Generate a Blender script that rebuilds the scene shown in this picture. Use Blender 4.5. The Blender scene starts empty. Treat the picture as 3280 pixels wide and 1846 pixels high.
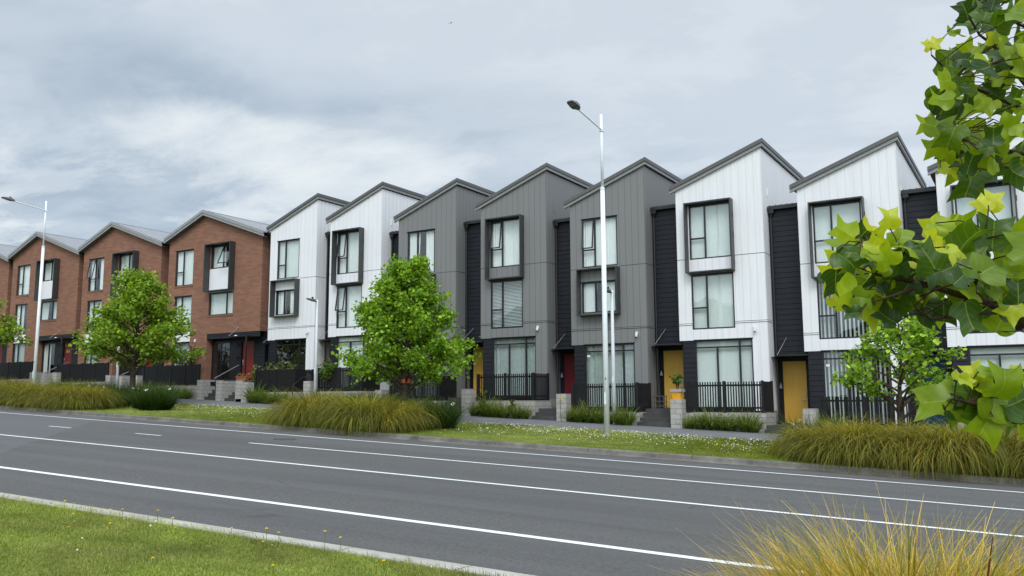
import bpy, math, random
import numpy as np
from mathutils import Matrix, Vector
SC = bpy.context.scene
COL = SC.collection
rnd = random.Random(11)
PI = math.pi

# ------------------------------------------------------------------ camera
YAW, PITCH, ROLL = -0.5532437, 0.1291344, -0.0043986
CAM = Vector((0.0, -33.3333, 0.0))
def cam_axes():
    cy, sy, cp, sp = math.cos(YAW), math.sin(YAW), math.cos(PITCH), math.sin(PITCH)
    f = Vector((sy*cp, cy*cp, sp)); r = Vector((cy, -sy, 0)); u = r.cross(f)
    cr, sr = math.cos(ROLL), math.sin(ROLL)
    return r*cr+u*sr, u*cr-r*sr, f
cr_, cu_, cf_ = cam_axes()
cd = bpy.data.cameras.new('camera'); co = bpy.data.objects.new('camera', cd); COL.objects.link(co)
cd.sensor_width = 36; cd.lens = 2715.7427/3280*36; cd.clip_start = .05; cd.clip_end = 3000
m = Matrix.Identity(4)
for i in range(3):
    m[i][0], m[i][1], m[i][2], m[i][3] = cr_[i], cu_[i], -cf_[i], CAM[i]
co.matrix_world = m
SC.camera = co

# ------------------------------------------------------------------ terrain profile
G, RM = -0.0413, 0.0527            # fall along the street, skew of the road to the houses
V_KERB, V_NEAR = -10.95, -25.75
def z_of(x, y):
    v = y-RM*x
    if v > V_KERB:
        yk = V_KERB+RM*x
        if y < -4.6: return -1.87+.08*(y-yk)/(-4.6-yk)
        if y < -2.0: return -1.79+.12*(y+4.6)/2.6
        return -1.67
    if v < V_NEAR: return -1.88
    return -2.0
def gz(x, y): return z_of(x, y)+G*x

# ------------------------------------------------------------------ node helpers
def new_mat(name):
    mt = bpy.data.materials.new(name); mt.use_nodes = True
    nt = mt.node_tree; nt.nodes.clear()
    out = nt.nodes.new('ShaderNodeOutputMaterial')
    return mt, nt, out
class N:
    def __init__(s, nt): s.nt = nt
    def n(s, t, **k):
        o = s.nt.nodes.new('ShaderNode'+t)
        for a, b in k.items(): setattr(o, a, b)
        return o
    def l(s, a, b): s.nt.links.new(a, b)
    def inp(s, sock, v):
        if isinstance(v, bpy.types.NodeSocket): s.l(v, sock)
        elif isinstance(v, (tuple, list)) and len(v) == 3 and sock.type == 'RGBA': sock.default_value = (*v, 1)
        else: sock.default_value = v
    def math(s, op, a, b=None, c=None, clamp=False):
        o = s.n('Math', operation=op, use_clamp=clamp)
        for i, v in enumerate((a, b, c)):
            if v is not None: s.inp(o.inputs[i], v)
        return o.outputs[0]
    def mix(s, fac, a, b, bt='MIX'):
        o = s.n('Mix', data_type='RGBA', blend_type=bt)
        s.inp(o.inputs[0], fac); s.inp(o.inputs[6], a); s.inp(o.inputs[7], b)
        return o.outputs[2]
    def noise(s, vec, scale, detail=4, rough=.55):
        o = s.n('TexNoise'); o.inputs['Scale'].default_value = scale; o.inputs['Detail'].default_value = detail
        o.inputs['Roughness'].default_value = rough
        if vec is not None: s.l(vec, o.inputs['Vector'])
        return o.outputs[0]
    def ramp(s, f, pts):
        o = s.n('ValToRGB'); e = o.color_ramp.elements
        while len(e) > len(pts): e.remove(e[-1])
        while len(e) < len(pts): e.new(.5)
        for q, (p, c) in zip(e, pts):
            q.position = p; q.color = (c, c, c, 1) if isinstance(c, (int, float)) else (*c, 1)
        s.inp(o.inputs[0], f); return o.outputs[0]
    def mapr(s, f, a, b, c, d, smooth=False):
        o = s.n('MapRange', interpolation_type='SMOOTHSTEP' if smooth else 'LINEAR')
        s.inp(o.inputs[0], f)
        for i, v in enumerate((a, b, c, d)): o.inputs[i+1].default_value = v
        return o.outputs[0]
    def obj(s):
        o = s.n('TexCoord'); return o.outputs['Object']
    def scale(s, vec, sc):
        o = s.n('VectorMath', operation='MULTIPLY'); s.l(vec, o.inputs[0]); o.inputs[1].default_value = sc
        return o.outputs[0]
    def xyz(s, vec):
        o = s.n('SeparateXYZ'); s.l(vec, o.inputs[0]); return o.outputs
    def comb(s, a, b, c):
        o = s.n('CombineXYZ')
        for i, v in enumerate((a, b, c)): s.inp(o.inputs[i], v)
        return o.outputs[0]
    def bump(s, h, strength=.3, dist=.01):
        o = s.n('Bump'); o.inputs['Strength'].default_value = strength; o.inputs['Distance'].default_value = dist
        s.l(h, o.inputs['Height']); return o.outputs[0]
    def bsdf(s, out, color, rough=.6, spec=.5, metal=0, normal=None):
        o = s.n('BsdfPrincipled'); s.inp(o.inputs['Base Color'], color); s.inp(o.inputs['Roughness'], rough)
        o.inputs['Specular IOR Level'].default_value = spec; o.inputs['Metallic'].default_value = metal
        if normal is not None: s.l(normal, o.inputs['Normal'])
        s.l(o.outputs[0], out.inputs[0]); return o
MATS = {}
def plain(name, col, rough=.6, spec=.4, var=.08, scale=6, metal=0):
    if name in MATS: return MATS[name]
    mt, nt, out = new_mat(name); n = N(nt)
    f = n.noise(n.obj(), scale, 5)
    c = n.mix(n.mapr(f, .3, .7, 0, 1), tuple(v*(1-var) for v in col), tuple(min(1, v*(1+var)) for v in col))
    r = n.mapr(f, .2, .8, rough-.07, rough+.07)
    n.bsdf(out, c, r, spec, metal); MATS[name] = mt; return mt

def mat_cladding(name, col, line, stain):
    mt, nt, out = new_mat(name); n = N(nt); o = n.obj(); x, y, z = n.xyz(o)
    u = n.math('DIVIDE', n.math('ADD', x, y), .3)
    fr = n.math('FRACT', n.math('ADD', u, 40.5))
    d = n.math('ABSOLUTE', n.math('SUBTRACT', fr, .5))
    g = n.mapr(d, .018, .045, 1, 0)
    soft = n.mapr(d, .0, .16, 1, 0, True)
    st = n.noise(n.scale(o, (5, 5, .35)), 1.6, 5)
    big = n.noise(n.scale(o, (1, 1, .5)), .6, 4)
    st2 = n.noise(n.scale(o, (.3, .3, 1.2)), 1.1, 4)
    c = n.mix(n.mapr(st, .35, .75, 0, stain), col, tuple(v*.72 for v in col))
    c = n.mix(n.math('MULTIPLY', n.mapr(big, .4, .65, 0, 1), stain*.6), c, tuple(v*.84 for v in col))
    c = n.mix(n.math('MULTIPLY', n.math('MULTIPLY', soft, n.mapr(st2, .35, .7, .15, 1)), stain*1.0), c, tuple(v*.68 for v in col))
    c = n.mix(g, c, tuple(v*line for v in col))  # groove shade put into the colour, along with the grey of the joints
    h = n.math('SUBTRACT', 1.0, g)
    n.bsdf(out, c, .5, .35, normal=n.bump(h, .25, .01)); MATS[name] = mt; return mt
def mat_brick(name, c1, c2, mortar, bw, bh, ms, bumpd=.008, dirt=.25, offset=.5):
    mt, nt, out = new_mat(name); n = N(nt); o = n.obj(); x, y, z = n.xyz(o)
    vec = n.comb(n.math('ADD', x, y), z, 0.0)
    b = n.n('TexBrick'); b.offset = offset; n.l(vec, b.inputs['Vector'])
    for k, v in (('Color1', c1), ('Color2', c2), ('Mortar', mortar)): b.inputs[k].default_value = (*v, 1)
    b.inputs['Scale'].default_value = 1; b.inputs['Mortar Size'].default_value = ms
    b.inputs['Brick Width'].default_value = bw; b.inputs['Row Height'].default_value = bh; b.inputs['Bias'].default_value = 0
    f1 = n.noise(n.scale(o, (1.2, 1.2, 7)), 1.6, 6, .65); f2 = n.noise(o, .7, 4)
    f3 = n.noise(n.scale(o, (3.4, 3.4, 11.6)), 1.0, 1)
    c = n.mix(n.mapr(f1, .35, .72, 0, dirt), b.outputs[0], tuple(v*.55 for v in c1))
    c = n.mix(n.mapr(f3, .5, .75, 0, dirt*1.2), c, tuple(min(1, v*1.5) for v in c2))
    c = n.mix(n.mapr(f2, .4, .7, 0, dirt*.8), c, tuple(v*.78 for v in c2))
    fine = n.noise(o, 60, 3)
    h = n.math('ADD', n.math('MULTIPLY', n.math('SUBTRACT', 1.0, b.outputs[1]), .7), n.math('MULTIPLY', fine, .3))
    n.bsdf(out, c, .85, .2, normal=n.bump(h, .7, bumpd)); MATS[name] = mt; return mt
def mat_asphalt():
    mt, nt, out = new_mat('asphalt'); n = N(nt); o = n.obj(); x, y, z = n.xyz(o)
    v = n.math('SUBTRACT', y, n.math('MULTIPLY', x, RM))
    road = n.comb(x, v, 0.0)
    f = n.noise(o, 26, 5, .8); f2 = n.noise(o, 9, 4); big = n.noise(n.scale(road, (.12, 1, 1)), .55, 4)
    lanes = n.noise(n.scale(road, (.03, 1, 1)), 1.3, 3)
    sp = n.noise(o, 70, 3, .8)
    c = n.mix(n.mapr(f, .36, .66, 0, 1), (.060, .058, .055), (.150, .146, .140))
    c = n.mix(n.mapr(sp, .56, .70, 0, .55), c, (.20, .20, .20))
    c = n.mix(n.mapr(sp, .44, .32, 0, .6), c, (.022, .022, .022))
    c = n.mix(n.mapr(f2, .4, .7, 0, .25), c, (.125, .124, .12))
    c = n.mix(n.mapr(big, .42, .66, 0, .6), c, (.075, .074, .072))
    c = n.mix(n.mapr(lanes, .44, .64, 0, .35), c, (.135, .134, .13))
    # seams where an older strip of surfacing ends, and the dusty channels beside both kerbs
    wob = n.math('MULTIPLY', n.math('SUBTRACT', n.noise(road, .7, 3), .5), .5)
    vv = n.math('ADD', v, wob)
    old = n.math('MULTIPLY', n.math('LESS_THAN', n.math('ADD', x, n.math('MULTIPLY', v, 1.1)), -44.0), n.mapr(v, -22.5, -21.8, 0, 1))
    c = n.mix(n.math('MULTIPLY', old, .4), c, (.135, .135, .14))
    gut = n.math('MAXIMUM', n.mapr(vv, -11.75, -11.2, 0, 1), n.mapr(vv, -25.1, -25.6, 0, .55))
    c = n.mix(n.math('MULTIPLY', gut, n.mapr(n.noise(n.scale(road, (.5, 2, 1)), 2.2, 5), .3, .7, .15, .8)), c, (.11, .10, .085))
    crack = n.n('TexVoronoi', feature='DISTANCE_TO_EDGE'); crack.inputs['Scale'].default_value = .35
    n.l(n.scale(road, (.35, 1, 1)), crack.inputs['Vector'])
    ck = n.math('MULTIPLY', n.mapr(crack.outputs['Distance'], .0, .006, 1, 0), n.mapr(big, .5, .6, 0, .35))
    c = n.mix(ck, c, (.02, .02, .022))
    n.bsdf(out, c, n.mapr(big, .4, .65, .9, .72), .22, normal=n.bump(f, .7, .015)); MATS['asphalt'] = mt; return mt
def mat_concrete(name, col, dark=.6, sc=1.2, joint=None):
    mt, nt, out = new_mat(name); n = N(nt); o = n.obj(); x, y, z = n.xyz(o)
    a = n.noise(o, sc, 6, .65); b = n.noise(o, sc*14, 3)
    c = n.mix(n.mapr(a, .35, .7, 0, 1), tuple(v*dark for v in col), col)
    c = n.mix(n.mapr(b, .45, .7, 0, .25), c, tuple(v*.6 for v in col))
    if joint:
        fr = n.math('FRACT', n.math('DIVIDE', n.math('ADD', x, 200), joint))
        c = n.mix(n.math('LESS_THAN', fr, .022/joint), c, tuple(v*.35 for v in col))
    n.bsdf(out, c, .85, .25, normal=n.bump(b, .4, .008)); MATS[name] = mt; return mt
def mat_turf():
    mt, nt, out = new_mat('turf'); n = N(nt); o = n.obj()
    a = n.noise(o, 1.1, 5); b = n.noise(o, 14, 4, .7); c0 = n.noise(o, .35, 3)
    c = n.mix(n.mapr(a, .35, .68, 0, 1), (.09, .13, .018), (.19, .23, .04))
    c = n.mix(n.mapr(b, .4, .72, 0, .6), c, (.045, .075, .015))
    c = n.mix(n.mapr(c0, .52, .7, 0, .45), c, (.22, .2, .07))
    n.bsdf(out, c, .95, .1, normal=n.bump(b, .8, .03)); MATS['turf'] = mt; return mt
def mat_leaf(name, trans=.45, rough=.45, spec=.35, veins=False, tint=False):
    """colour comes from each leaf's own attribute; light passes through the blade"""
    mt, nt, out = new_mat(name); n = N(nt)
    a = n.n('Attribute'); a.attribute_name = 'Col'; col = a.outputs['Color']
    if veins:
        uv = n.n('UVMap'); uv.uv_map = 'UVMap'; u, v, _ = n.xyz(uv.outputs[0])
        au = n.math('ABSOLUTE', u)
        mid = n.mapr(au, .010, .022, 1, 0)
        s = n.math('ABSOLUTE', n.math('SUBTRACT', n.math('FRACT', n.math('SUBTRACT', n.math('MULTIPLY', v, 5.5), n.math('MULTIPLY', au, 4.2))), .5))
        side = n.math('MULTIPLY', n.mapr(s, .0, .06, 1, 0), .6)
        vein = n.math('MAXIMUM', mid, side)
        col = n.mix(n.math('MULTIPLY', vein, .7), col, n.mix(.45, col, (.6, .66, .2)))
        blot = n.noise(n.obj(), 30, 3)
        col = n.mix(n.mapr(blot, .40, .70, 0, .55), col, n.mix(1.0, col, (.55, .68, .5), 'MULTIPLY'))
    if tint:
        oi = n.n('ObjectInfo'); rv_ = oi.outputs['Random']
        col = n.mix(n.mapr(rv_, 0, 1, 0, .6), col, n.mix(1.0, col, (.62, .86, .55), 'MULTIPLY'))
    p = n.n('BsdfPrincipled'); n.l(col, p.inputs['Base Color']); p.inputs['Roughness'].default_value = rough
    p.inputs['Specular IOR Level'].default_value = spec
    t = n.n('BsdfTranslucent'); n.l(n.mix(1.0, col, (1.35, 1.25, .55), 'MULTIPLY'), t.inputs[0])
    mx = n.n('MixShader'); mx.inputs[0].default_value = trans
    n.l(p.outputs[0], mx.inputs[1]); n.l(t.outputs[0], mx.inputs[2]); n.l(mx.outputs[0], out.inputs[0])
    MATS[name] = mt; return mt
def mat_glass():
    mt, nt, out = new_mat('window_glass'); n = N(nt)
    t = n.n('BsdfTransparent'); t.inputs[0].default_value = (.94, .98, .965, 1)
    g = n.n('BsdfGlossy'); g.inputs['Roughness'].default_value = .015; g.inputs[0].default_value = (.95, 1, 1, 1)
    ge = n.n('NewGeometry'); dp = n.n('VectorMath', operation='DOT_PRODUCT'); n.l(ge.outputs['Incoming'], dp.inputs[0]); n.l(ge.outputs['Normal'], dp.inputs[1])
    fac = n.math('ADD', n.math('MULTIPLY', n.math('POWER', n.math('SUBTRACT', 1.0, n.math('ABSOLUTE', dp.outputs['Value'])), 4.0), .8), .13, clamp=True)
    wob = n.noise(n.obj(), .8, 2); n.l(n.bump(wob, .06, .05), g.inputs['Normal'])
    mx = n.n('MixShader'); n.l(fac, mx.inputs[0]); n.l(t.outputs[0], mx.inputs[1]); n.l(g.outputs[0], mx.inputs[2])
    n.l(mx.outputs[0], out.inputs[0]); MATS['glass'] = mt; return mt
def mat_ribbed(name, col, axis=1, pitch=.18):
    mt, nt, out = new_mat(name); n = N(nt); o = n.obj(); c = n.xyz(o)[axis]
    fr = n.math('FRACT', n.math('DIVIDE', n.math('ADD', c, 50), pitch))
    r = n.mapr(n.math('ABSOLUTE', n.math('SUBTRACT', fr, .5)), .05, .16, 1, 0)
    nz = n.noise(o, 1.5, 4)
    cc = n.mix(n.mapr(nz, .35, .7, 0, 1), tuple(v*.88 for v in col), col)
    cc = n.mix(n.math('MULTIPLY', r, .3), cc, tuple(min(1, v*1.3) for v in col))
    n.bsdf(out, cc, .42, .5, .0, normal=n.bump(r, .9, .03)); MATS[name] = mt; return mt
def mat_door(name, col, boards=0):
    mt, nt, out = new_mat(name); n = N(nt); o = n.obj(); x, y, z = n.xyz(o)
    nz = n.noise(n.scale(o, (6, 6, 1)), 1.4, 5)
    c = n.mix(n.mapr(nz, .35, .7, 0, 1), tuple(v*.9 for v in col), col)
    nrm = None
    if boards:
        fr = n.math('FRACT', n.math('DIVIDE', n.math('ADD', x, 20), boards))
        g = n.mapr(fr, .0, .14, 1, 0)
        c = n.mix(g, c, tuple(v*.3 for v in col)); nrm = n.bump(n.math('SUBTRACT', 1.0, g), .6, .015)
    n.bsdf(out, c, .45, .4, normal=nrm); MATS[name] = mt; return mt

def mat_paint():
    mt, nt, out = new_mat('road_paint'); n = N(nt); o = n.obj()
    a = n.noise(o, 22, 5, .75); b = n.noise(o, 1.1, 4)
    wear = n.math('MULTIPLY', n.mapr(a, .52, .66, 0, 1), n.mapr(b, .35, .7, .15, .8))
    c = n.mix(wear, (.76, .76, .74), (.26, .26, .25))
    n.bsdf(out, c, .8, .2); return mt
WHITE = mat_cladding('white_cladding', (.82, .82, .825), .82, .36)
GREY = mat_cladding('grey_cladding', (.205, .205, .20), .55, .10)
BRICK = mat_brick('red_brick', (.32, .155, .098), (.215, .105, .071), (.265, .155, .108), .46, .11, .012)
BLOCK = mat_brick('concrete_block', (.44, .42, .385), (.385, .365, .335), (.25, .235, .215), .4, .2, .012, .006, .18)
ASPHALT = mat_asphalt(); TURF = mat_turf()
KERB = mat_concrete('kerb_concrete', (.50, .475, .41), .62, 1.4, 1.5)
KERBD = mat_concrete('weathered_kerb', (.21, .195, .17), .38, 1.8, 3.0)
PATH = mat_concrete('path_concrete', (.185, .185, .185), .78, .8, 3.2)
STEP = mat_concrete('step_concrete', (.085, .083, .08), .6, 1.6)
SOIL = mat_concrete('soil', (.06, .045, .03), .5, 3)
GLASS = mat_glass()
BLACKB = plain('black_weatherboard', (.013, .014, .018), .5, .25, .2, 3)
BLACKM = plain('black_metal', (.016, .017, .019), .4, .5)
HOOD = plain('charcoal_metal', (.042, .044, .042), .42, .5, .12, 4)
FASC = plain('grey_flashing', (.105, .103, .10), .4, .5)
FASCL = plain('pale_grey_flashing', (.25, .25, .245), .4, .5)
BARGE = plain('zinc_barge', (.28, .285, .285), .45, .5)
FRAME = plain('window_aluminium', (.014, .014, .019), .35, .5)
FENCEM = plain('black_stained_timber', (.011, .011, .012), .65, .3, .3, 9)
CURT = plain('white_curtain', (.80, .82, .80), .9, .1, .04)
SHEER = plain('grey_sheer', (.42, .47, .46), .9, .1, .1)
BLIND = plain('roller_blind', (.74, .78, .75), .9, .1, .03)
VBL = plain('vertical_blind', (.55, .60, .60), .8, .1, .05)
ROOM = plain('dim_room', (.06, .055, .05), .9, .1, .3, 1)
SPAN = plain('white_spandrel', (.78, .78, .79), .5, .3, .04)
ROOFR = mat_ribbed('ribbed_roof', (.27, .27, .29))
ROOFD = plain('dark_roof', (.06, .06, .062), .45, .4)
YEL = mat_door('yellow_paint', (.72, .42, .06)); RED = mat_door('red_paint', (.17, .012, .016))
REDB = mat_door('red_board_paint', (.26, .022, .02), .155); TEAL = mat_door('teal_paint', (.012, .075, .13)); DARKD = mat_door('dark_paint', (.02, .02, .024))
POLE = plain('pale_painted_steel', (.80, .83, .85), .6, .3, .06, 2)
LAMPG = plain('lamp_grey', (.13, .13, .13), .5, .4); STEEL = plain('brushed_steel', (.5, .5, .48), .35, .5, .05, 5, .6)
WHITEP = plain('white_plastic', (.8, .8, .8), .4, .5); DARKP = plain('dark_plastic', (.02, .02, .02), .4, .5)
LENS = plain('lamp_lens', (.22, .22, .2), .2, .6)
PAINT = mat_paint()
TERRA = plain('terracotta', (.36, .12, .05), .8, .2); YPOT = plain('yellow_glaze', (.75, .36, .03), .4, .5); ZINC = plain('grey_rim', (.3, .33, .36), .5, .4)
TIMB = plain('weathered_timber', (.12, .10, .075), .8, .2)
BARK = plain('bark', (.075, .058, .042), .9, .1, .35, 12); TWIG = plain('twig_bark', (.045, .026, .018), .8, .2, .3, 40)
IRON = plain('cast_iron', (.05, .05, .052), .5, .4)
LEAF = mat_leaf('street_tree_leaf', .45, .45, .3); BIGLEAF = mat_leaf('tulip_tree_leaf', .5, .36, .4, True)
BLADE = mat_leaf('grass_blade', .3, .55, .2); TUFT = mat_leaf('tussock_blade', .3, .5, .25, tint=True); PETAL = mat_leaf('petal', .35, .7, .1)

# ------------------------------------------------------------------ mesh builder
class MB:
    def __init__(s): s.v = []; s.f = []
    def quad(s, a, b, c, d):
        i = len(s.v); s.v += [a, b, c, d]; s.f.append((i, i+1, i+2, i+3)); return s
    def poly(s, pts):
        i = len(s.v); s.v += list(pts); s.f.append(tuple(range(i, i+len(pts)))); return s
    def box(s, x0, x1, y0, y1, z0, z1):
        i = len(s.v)
        s.v += [(x0, y0, z0), (x1, y0, z0), (x1, y1, z0), (x0, y1, z0), (x0, y0, z1), (x1, y0, z1), (x1, y1, z1), (x0, y1, z1)]
        for f in ((0, 3, 2, 1), (4, 5, 6, 7), (0, 1, 5, 4), (1, 2, 6, 5), (2, 3, 7, 6), (3, 0, 4, 7)):
            s.f.append(tuple(i+k for k in f))
        return s
    def extr(s, pts, d):
        """closed polygon pts (3d) swept by vector d"""
        i = len(s.v); n = len(pts)
        s.v += [tuple(p) for p in pts]+[tuple(p[k]+d[k] for k in range(3)) for p in pts]
        s.f.append(tuple(range(i, i+n))); s.f.append(tuple(range(i+2*n-1, i+n-1, -1)))
        for k in range(n): s.f.append((i+k, i+n+k, i+n+(k+1) % n, i+(k+1) % n))
        return s
    def tube(s, pts, rad, seg=8, cap=True):
        pts = [Vector(p) for p in pts]
        if not isinstance(rad, (list, tuple)): rad = [rad]*len(pts)
        i0 = len(s.v); prev = None
        for k, p in enumerate(pts):
            t = (pts[min(k+1, len(pts)-1)]-pts[max(k-1, 0)]).normalized()
            a = t.orthogonal().normalized() if prev is None else (prev-t*prev.dot(t)).normalized()
            prev = a; b = t.cross(a)
            for j in range(seg):
                q = p+(a*math.cos(2*PI*j/seg)+b*math.sin(2*PI*j/seg))*rad[k]; s.v.append(tuple(q))
        for k in range(len(pts)-1):
            for j in range(seg):
                a = i0+k*seg+j; b = i0+k*seg+(j+1) % seg
                s.f.append((a, b, b+seg, a+seg))
        if cap:
            s.f.append(tuple(range(i0+seg-1, i0-1, -1))); e = i0+(len(pts)-1)*seg; s.f.append(tuple(range(e, e+seg)))
        return s
    def build(s, name, mat, parent=None, loc=None, smooth=False):
        me = bpy.data.meshes.new(name); me.from_pydata(s.v, [], s.f); me.update()
        me.materials.append(mat)
        if smooth: me.polygons.foreach_set('use_smooth', [True]*len(me.polygons))
        o = bpy.data.objects.new(name, me); COL.objects.link(o)
        if parent is not None: o.parent = parent
        if loc is not None: o.location = loc
        return o
def tag(o, label=None, cat=None, group=None, kind=None):
    if label: o['label'] = label
    if cat: o['category'] = cat
    if group: o['group'] = group
    if kind: o['kind'] = kind
    return o
def thing(name, loc, label, cat, group=None):
    o = bpy.data.objects.new(name, None); o.empty_display_size = .2; o.location = loc; COL.objects.link(o)
    return tag(o, label, cat, group)
def struct(name, mb, mat): return tag(mb.build(name, mat), kind='structure')
def np_mesh(name, v, quads=None, tris=None, col=None, mat=None, uv=None, smooth=False):
    me = bpy.data.meshes.new(name); v = np.asarray(v, np.float32).reshape(-1, 3)
    me.vertices.add(len(v)); me.vertices.foreach_set('co', v.ravel())
    idx, starts, tot = [], [], 0
    for arr, k in ((quads, 4), (tris, 3)):
        if arr is not None and len(arr):
            arr = np.asarray(arr, np.int32); idx.append(arr.ravel()); starts.append(tot+np.arange(len(arr))*k); tot += arr.size
    idx = np.concatenate(idx); starts = np.concatenate(starts)
    me.loops.add(len(idx)); me.loops.foreach_set('vertex_index', idx)
    me.polygons.add(len(starts)); me.polygons.foreach_set('loop_start', starts.astype(np.int32))
    if smooth: me.polygons.foreach_set('use_smooth', np.ones(len(starts), bool))
    me.update(calc_edges=True)
    if col is not None:
        a = me.color_attributes.new('Col', 'FLOAT_COLOR', 'POINT')
        c = np.ones((len(v), 4), np.float32); c[:, :3] = np.asarray(col).reshape(-1, 3); a.data.foreach_set('color', c.ravel())
    if uv is not None:
        l = me.uv_layers.new(name='UVMap'); l.data.foreach_set('uv', np.asarray(uv, np.float32).reshape(-1, 2)[idx].ravel())
    if mat: me.materials.append(mat)
    return me
def mobj(name, me, parent=None, loc=None, rz=None, sc=None):
    o = bpy.data.objects.new(name, me); COL.objects.link(o)
    if parent is not None: o.parent = parent
    if loc is not None: o.location = loc
    if rz is not None: o.rotation_euler = (0, 0, rz)
    if sc is not None: o.scale = (sc, sc, sc) if isinstance(sc, (int, float)) else sc
    return o
# ------------------------------------------------------------------ setting: ground, road, kerbs, path
XA, XB = -170, 90
def strip(name, rows, mat, dx=2.0):
    """rows: functions x -> (y, z) from the road side to the house side, one sheet along the street"""
    xs = np.arange(XA, XB+.1, dx); mb = MB()
    n = len(rows)
    for x in xs:
        for r in rows:
            y, z = r(float(x)); mb.v.append((float(x), y, z))
    for i in range(len(xs)-1):
        for j in range(n-1):
            a = i*n+j; mb.f.append((a, a+n, a+n+1, a+1))
    return struct(name, mb, mat)
def rv(v, z): return lambda x: (v+RM*x, z+G*x)
def ry(y, z): return lambda x: (y, z+G*x)
mb = MB(); mb.quad((-900, -900, -2.35-900*-.0), (900, -900, -2.35), (900, 900, -2.35), (-900, 900, -2.35))
base = struct('ground', MB().quad((-900, -600, -2.6+900*.0413), (700, -600, -2.6-700*.0413), (700, 600, -2.6-700*.0413), (-900, 600, -2.6+900*.0413)), TURF)
strip('road', [rv(V_NEAR-.05, -2.0), rv(-20, -1.985), rv(V_KERB+.05, -2.0)], ASPHALT)
strip('kerb', [rv(V_KERB-.34, -1.994), rv(V_KERB-.02, -1.99), rv(V_KERB, -1.97), rv(V_KERB+.03, -1.885), rv(V_KERB+.06, -1.866), rv(V_KERB+.2, -1.862), rv(V_KERB+.2, -1.95)], KERBD)
strip('kerb', [rv(V_NEAR+.03, -2.0), rv(V_NEAR, -1.9), rv(V_NEAR-.03, -1.878), rv(V_NEAR-.17, -1.868), rv(V_NEAR-.19, -1.874), rv(V_NEAR-.33, -1.866), rv(V_NEAR-.33, -1.98)], KERB)
strip('verge', [rv(V_KERB+.19, -1.872), rv(V_KERB+.5, -1.866), ry(-4.62, -1.794), ry(-4.58, -1.88)], TURF)
strip('path', [ry(-4.6, -1.86), ry(-4.6, -1.786), ry(-2.0, -1.668), ry(-.2, -1.664), ry(-.2, -1.9)], PATH)
strip('yard_ground', [ry(-.25, -1.70), ry(12, -1.70), ry(60, -1.7)], SOIL)
strip('lawn', [rv(V_NEAR-6, -1.89), rv(V_NEAR-3, -1.885), rv(V_NEAR-.32, -1.88)], TURF)
strip('lawn', [rv(V_NEAR-60, -1.9), rv(V_NEAR-5.9, -1.9)], TURF)
# painted lines: one per marking
def line(v, x0, x1, w=.12):
    mb = MB(); xs = list(np.arange(x0, x1, 3.0))+[x1]
    def zz(vv): return (-2.0+.015*(vv-V_NEAR)/(-20-V_NEAR) if vv < -20 else -2.0+.015*(V_KERB-vv)/(V_KERB+20))+.005
    for x in xs:
        for s in (-.5, .5): mb.v.append((x, v+s*w+RM*x, zz(v+s*w)+G*x))
    for i in range(len(xs)-1): mb.f.append((2*i, 2*i+2, 2*i+3, 2*i+1))
    return struct('lane_line', mb, PAINT)
line(-23.43, XA, XB, .15); line(-19.05, XA, XB, .13); line(-12.57, XA, XB, .12)
line(-15.75, -18.9, XB, .12)
for k in range(12): line(-15.85, -28.0-k*5.2, -26.8-k*5.2, .10) if k else line(-15.9, -27.75, -26.6, .10)
line(-15.85, -23.55, -22.4, .10)
mb = MB()
for r0, r1, h in ((.0, .27, .006), (.28, .34, .007)):
    pts = [(math.cos(a)*r1, math.sin(a)*r1, h-.0413*math.cos(a)*r1) for a in np.linspace(0, 2*PI, 25)[:-1]]
    if r0 == 0: mb.poly(pts)
    else:
        q = [(math.cos(a)*r0, math.sin(a)*r0, h-.0413*math.cos(a)*r0) for a in np.linspace(0, 2*PI, 25)[:-1]]
        for i in range(24): mb.quad(q[i], pts[i], pts[(i+1) % 24], q[(i+1) % 24])
mh = mb.build('manhole_cover', IRON, loc=(-19.4, -14.95, -1.993+G*-19.4)); tag(mh, 'round iron manhole cover in the asphalt near the start of the solid line', 'manhole cover')

# ------------------------------------------------------------------ house pieces
def wall_front(mb, xs, top, bottom, holes, y=0., rev=.1):
    """front sheet at y with rectangular holes (x0,x1,z0,z1), sloped top, stepped bottom, and reveals"""
    ed = sorted(set(xs) | {h[0] for h in holes} | {h[1] for h in holes})
    for a, b in zip(ed[:-1], ed[1:]):
        mid = (a+b)/2; z = bottom(mid)
        hs = sorted([h for h in holes if h[0] < mid < h[1]], key=lambda h: h[2])
        for h in hs:
            if h[2] > z+1e-4: mb.quad((a, y, z), (b, y, z), (b, y, h[2]), (a, y, h[2]))
            z = h[3]
        mb.quad((a, y, z), (b, y, z), (b, y, top(b)), (a, y, top(a)))
    for x0, x1, z0, z1 in holes:
        mb.quad((x0, y, z0), (x0, y, z1), (x0, y+rev, z1), (x0, y+rev, z0)); mb.quad((x1, y, z0), (x1, y+rev, z0), (x1, y+rev, z1), (x1, y, z1))
        mb.quad((x0, y, z1), (x1, y, z1), (x1, y+rev, z1), (x0, y+rev, z1)); mb.quad((x0, y, z0), (x0, y+rev, z0), (x1, y+rev, z0), (x1, y, z0))
def boards(mb, x0, x1, y, z0, z1, p=.205, lip=.02):
    z = z0
    while z < z1-.01:
        t = min(z+p, z1)
        mb.quad((x0, y-lip, z), (x1, y-lip, z), (x1, y-.001, t), (x0, y-.001, t))
        mb.quad((x0, y, z), (x1, y, z), (x1, y-lip, z), (x0, y-lip, z)); z = t
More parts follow.
